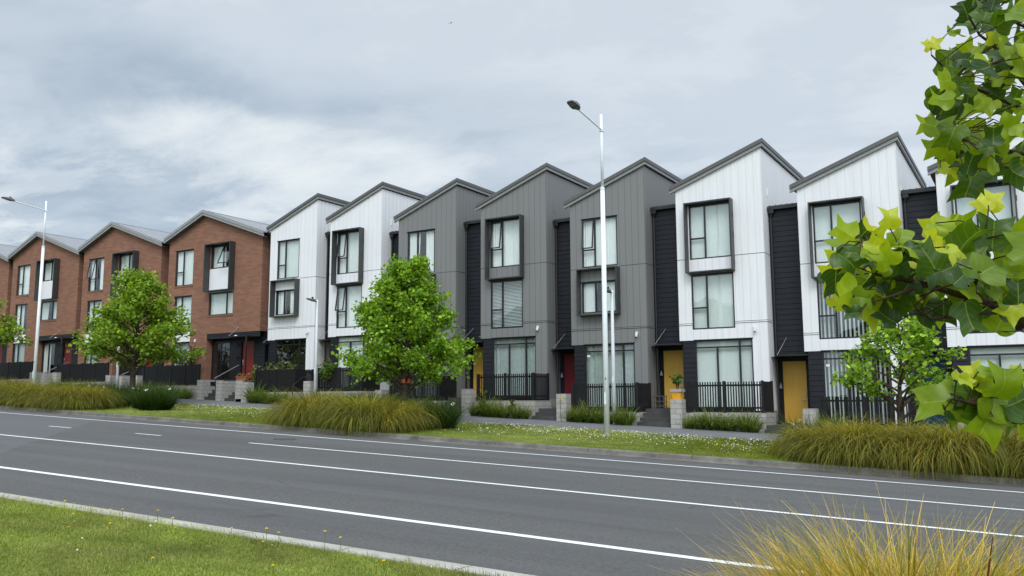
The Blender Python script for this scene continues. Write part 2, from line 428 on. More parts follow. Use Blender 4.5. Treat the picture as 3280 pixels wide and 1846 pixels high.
def boards_x(mb, x, y0, y1, z0, z1, sgn=1, p=.205, lip=.02):
    z = z0
    while z < z1-.01:
        t = min(z+p, z1)
        mb.quad((x+sgn*lip, y0, z), (x+sgn*lip, y1, z), (x+sgn*.001, y1, t), (x+sgn*.001, y0, t))
        mb.quad((x, y0, z), (x, y1, z), (x+sgn*lip, y1, z), (x+sgn*lip, y0, z)); z = t
def wavy(x0, x1, z0, z1, y, amp=.03, wl=.16, seed=0, gather=0.):
    r = random.Random(seed); n = max(8, int((x1-x0)/.02)); mb = MB(); ph = r.random()*6
    for i in range(n+1):
        t = i/n; x = x0+(x1-x0)*t
        a = amp*(.6+.4*math.sin(t*9+ph))
        w = y+a*math.sin(2*PI*x/wl*(1+.12*math.sin(x*5+ph))+ph)
        sx = gather*(t)*(x1-x0)
        mb.v += [(x+(sx if gather else 0), w*1.0, z0), (x, w, z1)]
    for i in range(n): mb.f.append((2*i, 2*i+2, 2*i+3, 2*i+1))
    return mb
def window(house, x0, x1, z0, z1, y=.035, mx=(), tz=(), behind='curtain', opens=(), fw=.055, seed=0, sticker=None, blind_to=None, bmat=None):
    """mx: full mullions or (x, za, zb); tz: (xa, xb, z); opens: (xa, xb, za, zb, angle) outward tilted sash"""
    mb = MB(); d = .07; h = fw
    mb.box(x0, x0+h, y, y+d, z0, z1); mb.box(x1-h, x1, y, y+d, z0, z1)
    mb.box(x0+h, x1-h, y, y+d, z1-h, z1); mb.box(x0+h, x1-h, y, y+d, z0, z0+h)
    for q in mx:
        a, za, zb = q if isinstance(q, tuple) else (q, z0+h, z1-h)
        mb.box(a-.032, a+.032, y-.006, y+d-.006, za, zb)
    for xa, xb, z in tz: mb.box(xa, xb, y-.003, y+d-.003, z-.03, z+.03)
    mb.box(x0-.03, x1+.03, y-.065, y-.004, z1, z1+.03)
    w = mb.build('window', FRAME, house)
    g = MB()
    holes = [(o[0], o[1], o[2], o[3]) for o in opens]
    wall_front(g, [x0+h, x1-h], lambda x: z1-h, lambda x: z0+h, holes, y+.035, 0.0) if holes else g.quad((x0+h, y+.035, z0+h), (x1-h, y+.035, z0+h), (x1-h, y+.035, z1-h), (x0+h, y+.035, z1-h))
    g.f = [f for f in g.f if len({tuple(round(c, 4) for c in g.v[i]) for i in f}) == 4]
    g.build('pane', GLASS, w)
    for xa, xb, za, zb, ang in opens:
        s = MB(); c = .045; s.box(0, c, -.02, .03, za-zb, 0); s.box(xb-xa-c, xb-xa, -.02, .03, za-zb, 0)
        s.box(c, xb-xa-c, -.02, .03, -c, 0); s.box(c, xb-xa-c, -.02, .03, za-zb, za-zb+c)
        so = s.build('open_sash', FRAME, w); so.location = (xa, y-.012, zb); so.rotation_euler = (-math.radians(ang), 0, 0)
        p = MB().quad((c, .005, za-zb+c), (xb-xa-c, .005, za-zb+c), (xb-xa-c, .005, -c), (c, .005, -c)).build('pane', GLASS, w)
        p.location = so.location; p.rotation_euler = so.rotation_euler
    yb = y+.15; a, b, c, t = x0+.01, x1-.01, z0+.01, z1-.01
    room_backdrop = MB(); D = 1.1 if behind in ('none', 'venetian', 'vertical', 'half', 'side', 'gap') else .25
    room_backdrop.quad((a-.3, yb+D, c-.3), (b+.3, yb+D, c-.3), (b+.3, yb+D, t+.2), (a-.3, yb+D, t+.2))
    for xx in (a-.3, b+.3): room_backdrop.quad((xx, y+.1, c-.3), (xx, yb+D, c-.3), (xx, yb+D, t+.2), (xx, y+.1, t+.2))
    for zz in (c-.3, t+.2): room_backdrop.quad((a-.3, y+.1, zz), (b+.3, y+.1, zz), (b+.3, yb+D, zz), (a-.3, yb+D, zz))
    room_backdrop.build('room_backdrop', ROOM, w)  # dark shell behind the glass; the interior's dimness is in its colour
    if behind == 'curtain': wavy(a, b, c, t, yb, .03, .17, seed).build('curtain', bmat or CURT, w)
    elif behind == 'gap':
        m_ = a+(b-a)*.5; wavy(a, a+(m_-a)*.82, c, t, yb, .03, .13, seed, -.12).build('curtain', CURT, w); wavy(b-(b-m_)*.75, b, c, t, yb, .03, .13, seed+3).build('curtain', CURT, w)
    elif behind == 'side': wavy(a, a+(b-a)*.55, c, t, yb, .03, .15, seed).build('curtain', CURT, w)
    elif behind == 'sheer':
        wavy(a, b, c, t, yb, .035, .2, seed).build('curtain', SHEER, w)
    elif behind == 'blind': MB().quad((a, yb, c), (b, yb, c), (b, yb, t), (a, yb, t)).build('blind', BLIND, w)
    elif behind == 'half': MB().quad((a, yb, blind_to), (b, yb, blind_to), (b, yb, t), (a, yb, t)).build('blind', BLIND, w)
    elif behind == 'venetian':
        s = MB(); z = c+.02
        while z < t: s.quad((a, yb-.02, z), (b, yb-.02, z), (b, yb+.015, z+.04), (a, yb+.015, z+.04)); z += .066
        s.build('venetian_blind', VBL, w)
    elif behind == 'vertical':
        s = MB(); x = a
        while x < b-.05: s.quad((x, yb, c), (x+.055, yb+.06, c), (x+.055, yb+.06, t), (x, yb, t)); x += .15
        s.build('vertical_blind', VBL if bmat is None else bmat, w)
    if sticker:
        sx, sz = sticker; MB().box(sx, sx+.13, y-.012, y-.008, sz-.09, sz).build('notice', WHITEP, w)
    return w
def hood(house, x0, x1, z0, z1, dp=.36, t=.05):
    mb = MB(); mb.box(x0, x0+t, -dp, -.002, z0, z1); mb.box(x1-t, x1, -dp, -.002, z0, z1)
    mb.box(x0+t, x1-t, -dp, -.002, z1-t, z1); mb.box(x0+t, x1-t, -dp, -.002, z0, z0+t)
    mb.box(x1, x1+.02, -.12, -.07, z0+.25, z0+.45); mb.box(x1, x1+.02, -.12, -.07, z1-.75, z1-.55); mb.box(x1, x1+.02, -.12, -.07, (z0+z1)/2-.1, (z0+z1)/2+.1)
    return mb.build('window_hood', HOOD, house)

W = 3.62
def clad_house(X, zb, gap, white, upper_hood, door, label, cfg):
    h = thing('townhouse', (X, 0, zb), label, 'townhouse', 'clad townhouses in the sawtooth row')
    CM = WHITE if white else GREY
    sl = .373; top = lambda x: 9.63+sl*x
    bot = lambda x: 3.35 if x < 3.0 else .52
    if upper_hood: w2, w1 = (.55, 2.30, 6.68, 8.93), (.57, 2.34, 3.79, 6.03)
    else: w2, w1 = (.59, 2.31, 6.76, 8.94), (.56, 2.20, 4.73, 6.10)
    mb = MB(); wall_front(mb, [0, 3.0, W], top, bot, [w2, w1])
    mb.quad((W, 0, .52), (W, 9, .52), (W, 9, top(W)), (W, 0, top(W)))
    mb.quad((0, 0, 3.35), (0, 0, top(0)), (0, 9, top(0)), (0, 9, .5))
    mb.quad((0, 9, .5), (0, 9, top(0)), (W, 9, top(W)), (W, 9, .5)); mb.quad((0, 0, 3.35), (0, .12, 3.35), (3.0, .12, 3.35), (3.0, 0, 3.35))
    mb.quad((3.0, 0, .52), (3.0, 0, 3.35), (3.0, .12, 3.35), (3.0, .12, .52))
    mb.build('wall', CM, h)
    # horizontal flashings, stopping at windows
    fl = MB(); segs = [(0, w1[0]), (w1[1], W)] if upper_hood else [(0, W)]
    for a, b in segs: fl.box(a, b+(.012 if b == W else 0), -.022, -.001, 3.985, 4.03)
    fl.box(W+.001, W+.014, -.0, 9, 3.985, 4.03); fl.build('flashing', CM, h)
    jt = MB()
    for a, b in segs: jt.box(a, b, -.004, -.001, 4.032, 4.052); jt.box(a, b, -.004, -.001, 3.968, 3.983)
    jt.box(W+.001, W+.004, 0, 9, 4.032, 4.052); jt.box(W+.001, W+.004, 0, 9, 3.968, 3.983)
    us = [(0, w2[0]-.1), (w2[1]+.13, W)] if upper_hood else [(0, w2[0]-.03), (w2[1]+.06, W)]
    for a, b in us: jt.box(a, b, -.004, -.001, 6.702, 6.722)
    jt.box(W+.001, W+.004, 0, 9, 6.702, 6.722); jt.build('panel_joint', plain('joint_seal', (.05, .05, .05), .8, .2), h)
    window(h, *w2, y=.01, mx=(1.22,) if upper_hood else (1.22,), tz=[(w2[0]+.05, 1.19, 7.55)], behind=cfg.get('b2', 'curtain'), opens=[(w2[0]+.055, 1.19, 7.58, w2[3]-.055, 7)] if cfg.get('o2') else (), seed=int(-X*10))
    window(h, *w1, y=.01, mx=(1.22,), tz=[(w1[0]+.05, 1.19, 4.67)] if upper_hood else (), behind=cfg.get('b1', 'curtain'), opens=[(w1[0]+.055, 1.19, 4.70, w1[3]-.055, 8)] if cfg.get('o1') else (), seed=int(-X*7))
    hood(h, .46, 2.43, 6.09, 9.02) if upper_hood else hood(h, .46, 2.40, 4.61, 6.67)
    # ground floor
    gf = MB(); boards(gf, .11, .63, .05, .45, 3.35, .2); gf.quad((.11, .03, .45), (.11, .03, 3.35), (.11, 1.3, 3.35), (.11, 1.3, .45))
    gf.build('ground_floor_wall', BLACKB, h)
    g1 = window(h, .63, 3.0, .6, 3.345, y=.045, mx=((1.56, .65, 3.02), 2.47), tz=[(.685, 2.945, 3.05)], behind=cfg.get('bg', 'curtain'), seed=int(-X*3), sticker=cfg.get('st'), blind_to=cfg.get('bt'))
    # recess with door on the left
    rc = MB(); boards(rc, -gap, 0, .8, 3.2, 9.2, .21); rc.quad((-gap, .3, 3.2), (.11, .3, 3.2), (.11, 1.3, 3.2), (-gap, 1.3, 3.2))
    dl = -gap+.2; dr = min(dl+.9, -.02)
    wall_front(rc, [-gap, .11], lambda x: 3.2, lambda x: .55, [(dl, dr, .6, 3.04)], 1.2, .06)
    rc.build('recess_wall', BLACKB, h)
    dm = MB(); dm.box(dl, dr, 1.215, 1.255, .62, 3.04); do = dm.build('door', door, h)
    if cfg.get('handle', True):
        hd = MB(); hd.box(dr-.11, dr-.055, 1.185, 1.212, 1.62, 1.78); hd.box(dr-.19, dr-.06, 1.165, 1.185, 1.50, 1.53); hd.box(dr-.085, dr-.06, 1.185, 1.214, 1.49, 1.54); hd.build('door_handle', STEEL, do)
    cn = MB(); cn.box(-gap+.27, .13, -.1, .79, 3.2, 3.245); ca = cn.build('door_canopy', BLACKM, h)
    MB().tube([(-gap+.33, -.05, 3.25), (-gap+.5, .78, 3.95)], .011, 6).build('stay_rod', STEEL, ca)
    rf = MB(); rf.box(-gap, 0, .72, 9, 9.24, 9.3)
    k = -gap+.08
    while k < -.05: rf.box(k, k+.03, .72, 9, 9.3, 9.325); k += .22
    rf.build('recess_roof', ROOFD, h)
    MB().box(-gap+.01, -.005, .6, .735, 9.12, 9.235).build('gutter', BLACKM, h)
    dp = MB(); dp.tube([(-gap+.14, .70, 9.12), (-gap+.14, .72, 8.95), (-gap+.1, .745, 8.8), (-gap+.1, .745, .6)], .042, 8); dp.box(-gap+.05, -gap+.25, .62, .74, 8.98, 9.14)
    dp.build('downpipe', BLACKM, h, smooth=False)
    wl = MB(); wl.tube([(-gap+.12, 1.1, 1.98), (-gap+.12, 1.1, 2.06), (-gap+.12, 1.1, 2.2)], [.06, .05, .012], 8); wl.build('pipe_cone', ZINC, h)  # small grey cone fitting beside the downpipe, not a lamp
    MB().box(W-.01, W+.035, .74, .80, 9.15, 9.47).build('corner_flashing', CM, h)
    # roof
    tp = lambda x: 9.92+.3725*x
    rb = MB(); L, Rr = -.24, 3.70
    rb.extr([(L, -.1, tp(L)), (Rr, -.1, tp(Rr)), (Rr, -.1, tp(Rr)-.08), (L, -.1, tp(L)-.08)], (0, 9.2, 0)); ro = rb.build('roof', ROOFD, h)
    fb = MB(); fb.extr([(L, -.145, tp(L)+.012), (Rr+.05, -.145, tp(Rr+.05)+.012), (Rr+.05, -.145, tp(Rr+.05)-.145), (L, -.145, tp(L)-.145)], (0, .042, 0))
    fb.box(Rr+.003, Rr+.05, -.1, 9.1, tp(Rr)-.135, tp(Rr)+.02); fb.build('fascia', FASC, ro)
    lb = MB(); lb.extr([(L, -.1, tp(L)-.15), (Rr+.02, -.1, tp(Rr)-.142), (Rr+.02, -.1, tp(Rr)-.275), (L, -.1, tp(L)-.285)], (0, .095, 0))
    lb.box(W+.002, Rr+.015, -.001, 9.1, tp(Rr)-.27, tp(Rr)-.14); lb.build('barge_board', FASCL if not white else FASCL, ro)
    if cfg.get('cam'):
        c = MB(); c.box(3.09, 3.18, -.05, -.001, 3.68, 3.82); c.tube([(3.135, -.09, 3.60), (3.135, -.09, 3.76)], .05, 10); co_ = c.build('security_camera', WHITEP, h)
        MB().tube([(3.135, -.12, 3.575), (3.135, -.11, 3.60)], .04, 10).build('camera_lens', DARKP, co_)
    return h

def brick_house(X, zb, label, cfg):
    h = thing('townhouse', (X, 0, zb), label, 'townhouse', 'brick townhouses with gables')
    BW = 8.42; ax = 3.45
    top = lambda x: 9.83+(11.16-9.83)*x/ax if x <= ax else 11.16+(9.43-11.16)*(x-ax)/(BW-ax)
    bot = lambda x: .5 if x < 3.88 else 3.94
    A, Bw, C, Dw, E = (.65, 2.35, 7.02, 9.23), (3.95, 6.04, 7.85, 9.22), (3.92, 6.05, 5.03, 6.36), (.71, 2.33, 4.18, 6.36), (.71, 2.33, 1.35, 3.52)
    mb = MB(); wall_front(mb, [0, ax, 3.88, BW], top, bot, [A, Bw, C, Dw, E], 0, .12)
    mb.quad((BW, 0, 3.94), (BW, 9, 3.94), (BW, 9, top(BW)), (BW, 0, top(BW))); mb.quad((0, 0, .5), (0, 0, top(0)), (0, 9, top(0)), (0, 9, .5))
    mb.poly([(0, 9, .5), (0, 9, top(0)), (ax, 9, top(ax)), (BW, 9, top(BW)), (BW, 9, .5)])
    mb.quad((3.88, 0, .5), (3.88, 0, 3.94), (3.88, .5, 3.94), (3.88, .5, .5)); mb.quad((3.88, 0, 3.94), (BW, 0, 3.94), (BW, .6, 3.94), (3.88, .6, 3.94))
    mb.build('wall', BRICK, h)
    sb = MB()
    for q in (A, C): sb.box(q[0]-.06, q[1]+.06, -.03, -.001, q[2]-.09, q[2]-.005)
    sb.build('window_sill', BRICK, h)
    MB().box(.71, 2.35, -.012, -.002, 3.56, 4.13).build('spandrel_panel', SPAN, h); MB().box(3.92, 6.05, -.012, -.002, 6.50, 7.82).build('spandrel_panel', SPAN, h)
    window(h, *A, y=.05, mx=(1.37,), tz=[(.70, 1.34, 7.87)], behind=cfg.get('bA', 'curtain'), opens=[(.705, 1.34, 7.9, 9.17, 10)] if cfg.get('oA') else (), seed=int(-X*3))
    window(h, *Bw, y=.05, mx=(5.02,), behind=cfg.get('bB', 'curtain'), opens=[(5.05, 5.98, 7.95, 9.16, 22)] if cfg.get('oB') else (), seed=int(-X*5))
    window(h, *C, y=.05, mx=(5.45,), behind=cfg.get('bC', 'blind'), seed=int(-X*7))
    window(h, *Dw, y=.05, mx=(1.37,), tz=[(.76, 2.28, 4.62)], behind=cfg.get('bD', 'blind'), seed=int(-X*9))
    window(h, *E, y=.05, mx=(1.37,), behind='sheer', seed=int(-X*4))
    hood(h, 3.84, 6.11, 6.43, 9.30, .42)
    fl = MB(); fl.box(3.9, 6.08, -.09, -.002, 6.385, 6.415); fl.build('head_flashing', WHITEP, h)
    # recessed ground floor in black boards
    gm = MB()
    for a, b in ((5.5, 6.45), (7.5, BW)): boards(gm, a, b, .42, .5, 3.42, .2)
    boards(gm, 3.88, BW, .42, 3.42, 3.94, .2); boards(gm, 3.88, BW, -.0+.03, 3.62, 3.94, .2)
    boards_x(gm, BW, .42, 4, .5, 3.94, 1, .2)
    gm.quad((3.88, .42, .5), (5.5, .42, .5), (5.5, .42, 1.2), (3.88, .42, 1.2)); gm.quad((6.45, .6, .5), (7.5, .6, .5), (7.5, .6, 1.3), (6.45, .6, 1.3))
    gm.quad((6.45, .42, 1.2), (6.45, .42, 3.42), (6.45, .6, 3.42), (6.45, .6, 1.2)); gm.quad((7.5, .42, 1.2), (7.5, .6, 1.2), (7.5, .6, 3.42), (7.5, .42, 3.42))
    gm.build('ground_floor_wall', BLACKB, h)
    window(h, 3.9, 5.5, 1.15, 3.42, y=.40, mx=(4.7,), behind=cfg.get('bG', 'none'), seed=3)
    do = MB().box(6.47, 7.48, .5, .55, 1.25, 3.42).build('door', REDB, h)
    hd = MB(); hd.box(6.53, 6.59, .47, .498, 2.2, 2.36); hd.box(6.53, 6.68, .45, .47, 2.08, 2.11); hd.build('door_handle', STEEL, do)
    if cfg.get('notice'):
        MB().box(6.75, 6.88, .492, .498, 2.7, 2.92).box(6.98, 7.11, .492, .498, 2.7, 2.92).build('notice', plain('cream_card', (.7, .6, .3), .7), do)
    pf = MB(); pf.box(6.55, 8.18, -.75, .40, 3.60, 3.65); ca = pf.build('door_canopy', BLACKM, h)
    pp = MB(); pp.box(8.09, 8.16, -.74, -.67, 1.2, 3.595); pp.build('porch_post', BLACKM, h)
    rd = MB(); rd.tube([(6.65, -.7, 3.66), (6.62, -.02, 4.2)], .013, 6); rd.tube([(6.62, -.03, 4.2), (6.62, .0, 4.2)], .04, 8); rd.build('stay_rod', STEEL, ca)
    lt = MB(); lt.tube([(6.15, .30, 3.22), (6.15, .30, 3.34)], .07, 8); lt.tube([(6.15, .30, 2.45), (6.15, .30, 2.57)], .06, 8); lt.build('wall_light', DARKP, h)
    MB().tube([(6.95, -.45, 3.655), (6.95, -.45, 3.72)], [.1, .07], 10).build('roof_vent', WHITEP, h)
    # gable roof
    yf = -.32; e = .06; tz = .30
    Lx, Rx = -.16, 8.80
    tl = lambda x: top(x)+tz if 0 <= x <= BW else (top(0)+tz+.3855*x if x < 0 else top(BW)+tz-.348*(x-BW))
    rb = MB()
    rb.extr([(Lx, yf, tl(Lx)), (ax, yf, tl(ax)), (ax, yf, tl(ax)-.07), (Lx, yf, tl(Lx)-.07)], (0, 9.4, 0)); rb.extr([(ax, yf, tl(ax)), (Rx, yf, tl(Rx)), (Rx, yf, tl(Rx)-.07), (ax, yf, tl(ax)-.07)], (0, 9.4, 0))
    ro = rb.build('roof', ROOFR, h)
    MB().extr([(ax-.14, yf, tl(ax)-.035), (ax, yf, tl(ax)+.03), (ax+.14, yf, tl(ax)-.03)], (0, 9.4, 0)).build('ridge_cap', BARGE, ro)
    bb = MB()
    for y0, y1, d0, d1, mt in ((yf-.035, yf-.002, .03, -.15, 0), (yf+.0, yf+.04, -.155, -.30, 1)):
        bb.extr([(Lx, y0, tl(Lx)+d0), (ax, y0, tl(ax)+d0), (ax, y0, tl(ax)+d1), (Lx, y0, tl(Lx)+d1)], (0, y1-y0, 0))
        bb.extr([(ax, y0, tl(ax)+d0), (Rx, y0, tl(Rx)+d0), (Rx, y0, tl(Rx)+d1), (ax, y0, tl(ax)+d1)], (0, y1-y0, 0))
    bb.build('barge_board', BARGE, ro)
    so = MB(); so.extr([(Lx, yf+.04, tl(Lx)-.29), (ax, yf+.04, tl(ax)-.29), (ax, yf+.04, tl(ax)-.31), (Lx, yf+.04, tl(Lx)-.31)], (0, .28, 0)); so.extr([(ax, yf+.04, tl(ax)-.29), (Rx, yf+.04, tl(Rx)-.29), (Rx, yf+.04, tl(Rx)-.31), (ax, yf+.04, tl(ax)-.31)], (0, .28, 0)); so.build('soffit', FASC, ro)
    MB().box(BW+.005, BW+.33, .1, 9, tl(BW+.3)-.26, tl(BW+.3)-.12).build('gutter', BLACKM, h)
    dp = MB(); dp.tube([(BW+.3, .5, 9.3), (BW+.3, .5, 9.05), (BW+.25, .5, 8.9), (BW+.25, .5, .6)], .05, 8); dp.box(BW+.17, BW+.42, .38, .6, 8.98, 9.22); dp.build('downpipe', BLACKM, h)
    gp = MB(); boards(gp, BW, 9.12, .9, .5, 9.3, .21); gp.build('recess_wall', BLACKB, h)
    wc = MB(); wc.tube([(2.9, -.07, 3.5), (2.9, -.07, 3.66)], .05, 8); wc.box(2.87, 2.93, -.04, -.001, 3.6, 3.68); wc.build('security_camera', WHITEP, h)
    return h
HX = {1: -36.77, 2: -32.16, 3: -27.40, 4: -22.34, 5: -17.50, 6: -12.48, 7: -7.52, 8: -2.65}
HB = {1: -.08, 2: -.08, 3: -.565, 4: -.565, 5: -1.05, 6: -1.05, 7: -1.64, 8: -1.645}
clad_house(HX[1], HB[1], .60, True, False, DARKD, 'white townhouse adjoining the brick row, with a window hood on the middle floor', dict(b2='blind', b1='gap', bg='none', cam=1, handle=False))
clad_house(HX[2], HB[2], .99, True, True, YEL, 'white townhouse between a white and a grey one, partly behind the biggest tree', dict(b2='curtain', b1='curtain', o1=1, bg='curtain', o2=1))
clad_house(HX[3], HB[3], 1.15, False, False, RED, 'grey townhouse mostly hidden behind the biggest street tree', dict(b2='gap', b1='curtain', bg='sheer'))
clad_house(HX[4], HB[4], 1.44, False, True, YEL, 'grey townhouse with venetian blinds in its middle window and yellow door', dict(b2='curtain', o2=1, b1='venetian', bg='sheer', cam=1))
clad_house(HX[5], HB[5], 1.22, False, False, RED, 'grey townhouse with a dark red door, right behind the tall street lamp', dict(b2='curtain', o2=1, b1='gap', bg='sheer', cam=1, st=(.75, 2.9)))
clad_house(HX[6], HB[6], 1.40, True, True, YEL, 'white townhouse with plain blinds on all floors and an orange pot at its door', dict(b2='blind', b1='blind', bg='blind', cam=1))
clad_house(HX[7], HB[7], 1.34, True, True, YEL, 'white townhouse with striped vertical blinds at ground level behind the small tree', dict(b2='blind', b1='vertical', bg='vertical', st=(.76, 2.85)))
clad_house(HX[8], HB[8], 1.25, True, True, TEAL, 'white townhouse with a blue door at the right edge, behind the overhanging leaves', dict(b2='blind', b1='none', bg='half', bt=2.55, st=(.72, 2.75)))
BX = {1: -45.83, 2: -55.0, 3: -63.95, 4: -72.9}; BB = {1: -.08, 2: .24, 3: .54, 4: .85}
brick_house(BX[1], BB[1], 'brick gabled townhouse adjoining the white row, with an open window in its hood', dict(oB=1, bB='side', bC='blind', bD='blind', bA='curtain'))
brick_house(BX[2], BB[2], 'brick gabled townhouse behind the left street tree, second from the white houses', dict(oA=1, bC='blind', bA='gap', bB='side'))
brick_house(BX[3], BB[3], 'brick gabled townhouse behind the far street lamp, with two notices on its red door', dict(notice=1, bC='gap', bD='side', bG='side'))
brick_house(BX[4], BB[4], 'brick gabled townhouse cut off by the left edge of the photo', dict())
